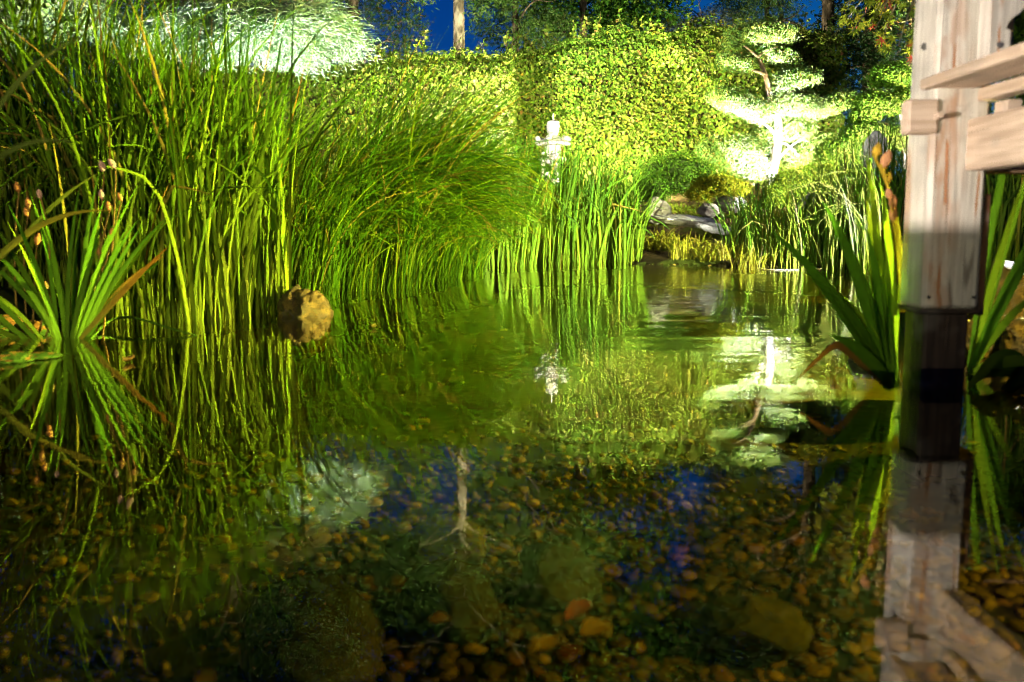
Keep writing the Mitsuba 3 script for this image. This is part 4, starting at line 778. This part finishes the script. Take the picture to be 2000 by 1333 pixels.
for k in range(16):
    e = P(r.uniform(1640, 1800), r.uniform(-60, 90), MY + r.normal(0, .3)); s_ = P(1830, -40 - 40 * r.random(), MY + .3)
    brs.append(tube(spline([s_, (s_ + e) / 2 + [0, 0, 0.18], e], 9), np.linspace(0.02, 0.004, 9), 5, (0.14, 0.10, 0.07)))
V, Fc, C = joined(brs); add('branches', (V, Fc), 'bark', t, smooth=True, stuff=True)
for k in range(280):
    for _ in range(40):
        u, v = r.uniform(1635, 1830), r.uniform(-90, 118)
        if v < 45 + 75 * smooth01((u - 1640) / 90) * (0.55 + 0.45 * math.sin(u * 0.11)) and not (u < 1665 and v < 30 and r.random() < .6): break
    p = P(u, v, MY + r.uniform(-.4, .4)); s = r.uniform(0.055, 0.095)
    c = r.choice(5, p=[.34, .26, .16, .18, .06])
    scene[nkey(t + '__leaf')] = {**MAPLE[c], 'to_world': T().translate(p.tolist()).rotate([0, 0, 1], r.uniform(-70, 70)).rotate([1, 0, 0], -(100 + r.uniform(-45, 40))).rotate([0, 0, 1], r.uniform(-60, 60)).scale(s)}

# pale weeping conifer and its neighbours
CON = [((0.20, 0.30, 0.17), 4), ((0.26, 0.36, 0.22), 3), ((0.12, 0.22, 0.10), 2)]
def weeping(label, arcs, Yd, n_side, cols, seed, name='weeping_conifer', tw=0.011):
    """each arc is a limb; feathery sprays hang along it"""
    r = RNG(seed); t = thing(name, label, 'conifer')
    for (pts, r0, hangL, w) in arcs:
        c_ = spline([P(u - 45, v - 6, Yd + dy) for u, v, dy in pts], 30); lv, f, c = tube(c_, np.linspace(r0, 0.006, 30), 6, (0.2, 0.14, 0.08))
        b_ = add('branch', (lv, f), 'matte', t, color=c, smooth=True)
        i = r.integers(2, 30, n_side); base = c_[i] + r.normal(0, 1, (n_side, 3)) * [w * .35, w, w * .18]
        tang = unit(np.gradient(c_, axis=0))[i]
        az = np.arctan2(tang[:, 1] + r.normal(0, 0.5, n_side), tang[:, 0] + r.normal(0, 0.25, n_side))
        Lh = hangL * r.uniform(0.45, 1.1, n_side)
        col = pal(r, n_side, cols, 0.18)
        parts = [blades(base, az, Lh, np.full(n_side, tw), np.full(n_side, 1.15) + r.normal(0, .15, n_side), np.full(n_side, 1.1) + r.normal(0, .2, n_side), ns=6, c0=col, c1=col * 1.1, prof='x', mid=False, psi=r.uniform(-1.5, 1.5, n_side))]
        m = 9; fr = np.repeat(np.linspace(0.15, 0.95, m)[None], n_side, 0); ang = 1.15 + 0.45 * fr
        hx_ = np.sin(ang) * Lh[:, None] * fr; hz_ = np.cos(ang) * Lh[:, None] * fr - 0.25 * Lh[:, None] * fr * fr
        pp = np.stack([base[:, :1] + np.cos(az)[:, None] * hx_, base[:, 1:2] + np.sin(az)[:, None] * hx_, base[:, 2:] + hz_], -1).reshape(-1, 3)
        az2 = (np.repeat(az, m) + r.choice([-1, 1], len(pp)) * r.uniform(0.5, 1.0, len(pp))); N = len(pp)
        ax = np.stack([np.cos(az2), np.sin(az2), -0.55 + r.normal(0, .25, N)], 1)
        parts.append(leaves(pp, unit(r.normal(0, .5, (N, 3)) + [0, -0.5, 0.7]), ax, r.uniform(0.035, 0.075, N), 0.18, np.repeat(col, m, 0) * np.exp(r.normal(0, .12, (N, 1)))))
        V, Fc, C = joined(parts); add('spray', (V, Fc), 'leaf', b_, color=np.clip(C, 0, 1), stuff=True)
    return t
CY = 7.2
weeping('pale floodlit weeping conifer spreading over the reeds at the upper left', [
    ([(430, 95, .2), (500, 40, 0), (560, 48, 0), (620, 90, 0)], .03, .40, .16), ([(540, 70, .2), (600, 52, .1), (650, 45, 0), (690, 82, 0)], .03, .36, .15), ([(520, 90, 0), (580, 75, -.2), (640, 72, -.2), (685, 100, -.1)], .025, .30, .15),
    ([(470, 90, -.2), (520, 66, -.2), (560, 80, -.3), (600, 112, -.3)], .025, .34, .16), ([(380, 110, .1), (430, 66, 0), (480, 52, 0), (530, 80, -.1)], .03, .38, .16), ([(300, 110, .1), (350, 72, 0), (400, 72, 0), (440, 104, -.1)], .03, .34, .15),
    ([(120, 80, .2), (160, 32, .1), (200, 40, 0), (240, 80, 0)], .03, .34, .16), ([(420, 130, -.1), (480, 100, -.3), (530, 100, -.3), (580, 128, -.3)], .02, .26, .15),
    ([(470, 60, .1), (480, 26, .1), (510, 24, .1), (545, 50, 0)], .02, .26, .1)], CY, 680, CON, 960, tw=0.008)
WARM = [((0.22, 0.22, 0.10), 3), ((0.28, 0.20, 0.12), 2), ((0.12, 0.18, 0.06), 2)]
weeping('warm lit drooping conifer branches at the top edge above the pale conifer', [([(280, -60, 0), (340, -50, 0), (400, -30, -.1), (450, 0, -.1)], .03, .34, .16), ([(380, -70, 0), (430, -60, 0), (470, -40, -.1), (510, -5, -.1)], .03, .34, .15), ([(480, -70, 0), (540, -60, 0), (590, -40, 0), (615, 5, 0)], .03, .28, .10), ([(200, -60, 0), (260, -55, 0), (310, -35, -.1), (350, -5, -.1)], .03, .3, .15)], 7.6, 300, WARM, 970)
shrub('leafy_shrub', 'grey green soft shrub at the upper left corner behind the reeds', [(30, 20, 110, 60, 0, 3000), (120, 45, 60, 40, .2, 1600), (-60, 60, 100, 90, .2, 2200)], 6.6, GREY + [((0.14, 0.2, 0.07), 2)], 0.05, 980)

# ------------------------------------------------------------------ unseen lamps, each given a small fixture
for k, (p, aim, colr, I, cut, beam, lab) in enumerate(LAMPS):
    p, aim = np.array(p), np.array(aim); d = unit(aim - p)
    t = thing('unseen_lamp', lab, 'spotlight', 'unseen lamps')
    b_ = p - d * 0.012
    v1 = tube([b_ - d * 0.10, b_ - d * 0.085, b_ - d * 0.02, b_], [0.012, 0.03, 0.034, 0.034], 14); add('housing', (v1[0], v1[1]), 'black_metal', t, smooth=40)
    g_ = gz(p[0], p[1]) if k != 10 else p[2] - 0.2
    v2 = tube([b_ - d * 0.06 - [0, 0, 0.03], np.array([b_[0] - d[0] * .06, b_[1] - d[1] * .06, min(g_ - 0.05, p[2] - 0.1)])], 0.008, 6); add('stake', (v2[0], v2[1]), 'black_metal', t)
    if k in (0, 14):   # unseen plate placed to shade the lower post and the near pond bed
        s_ = unit(np.cross(d, [0, 0, 1.0])); h = unit(d * [1, 1, 0]); a = p + h * 0.09 + [0, 0, -0.0006 if k == 0 else -0.0235]; q_ = p + h * 0.02
        V = np.array([a - s_ * .3, a + s_ * .3, a + s_ * .3 - [0, 0, .12], a - s_ * .3 - [0, 0, .12]]); V = np.vstack([V, V + h * 0.004])
        add('unseen_beam_shield', trimesh.convex.convex_hull(V), 'black_metal', t)
    for q_ in range(5 if k == 0 else 1):
      scene[f'lamp_{k}_{q_}' if k == 0 else f'lamp_{k}'] = {'sampling_weight': 0.35 if k == 0 else 1.0, 'type': 'spot', 'intensity': {'type': 'rgb', 'value': [float(c * I) / (5 if k == 0 else 1) for c in colr]}, 'cutoff_angle': float(cut), 'beam_width': float(beam), 'to_world': T().look_at(origin=(p + [0, 0, 0.00028 * (q_ - 2 if k == 0 else 0)]).tolist(), target=aim.tolist(), up=[0, 0, 1])}
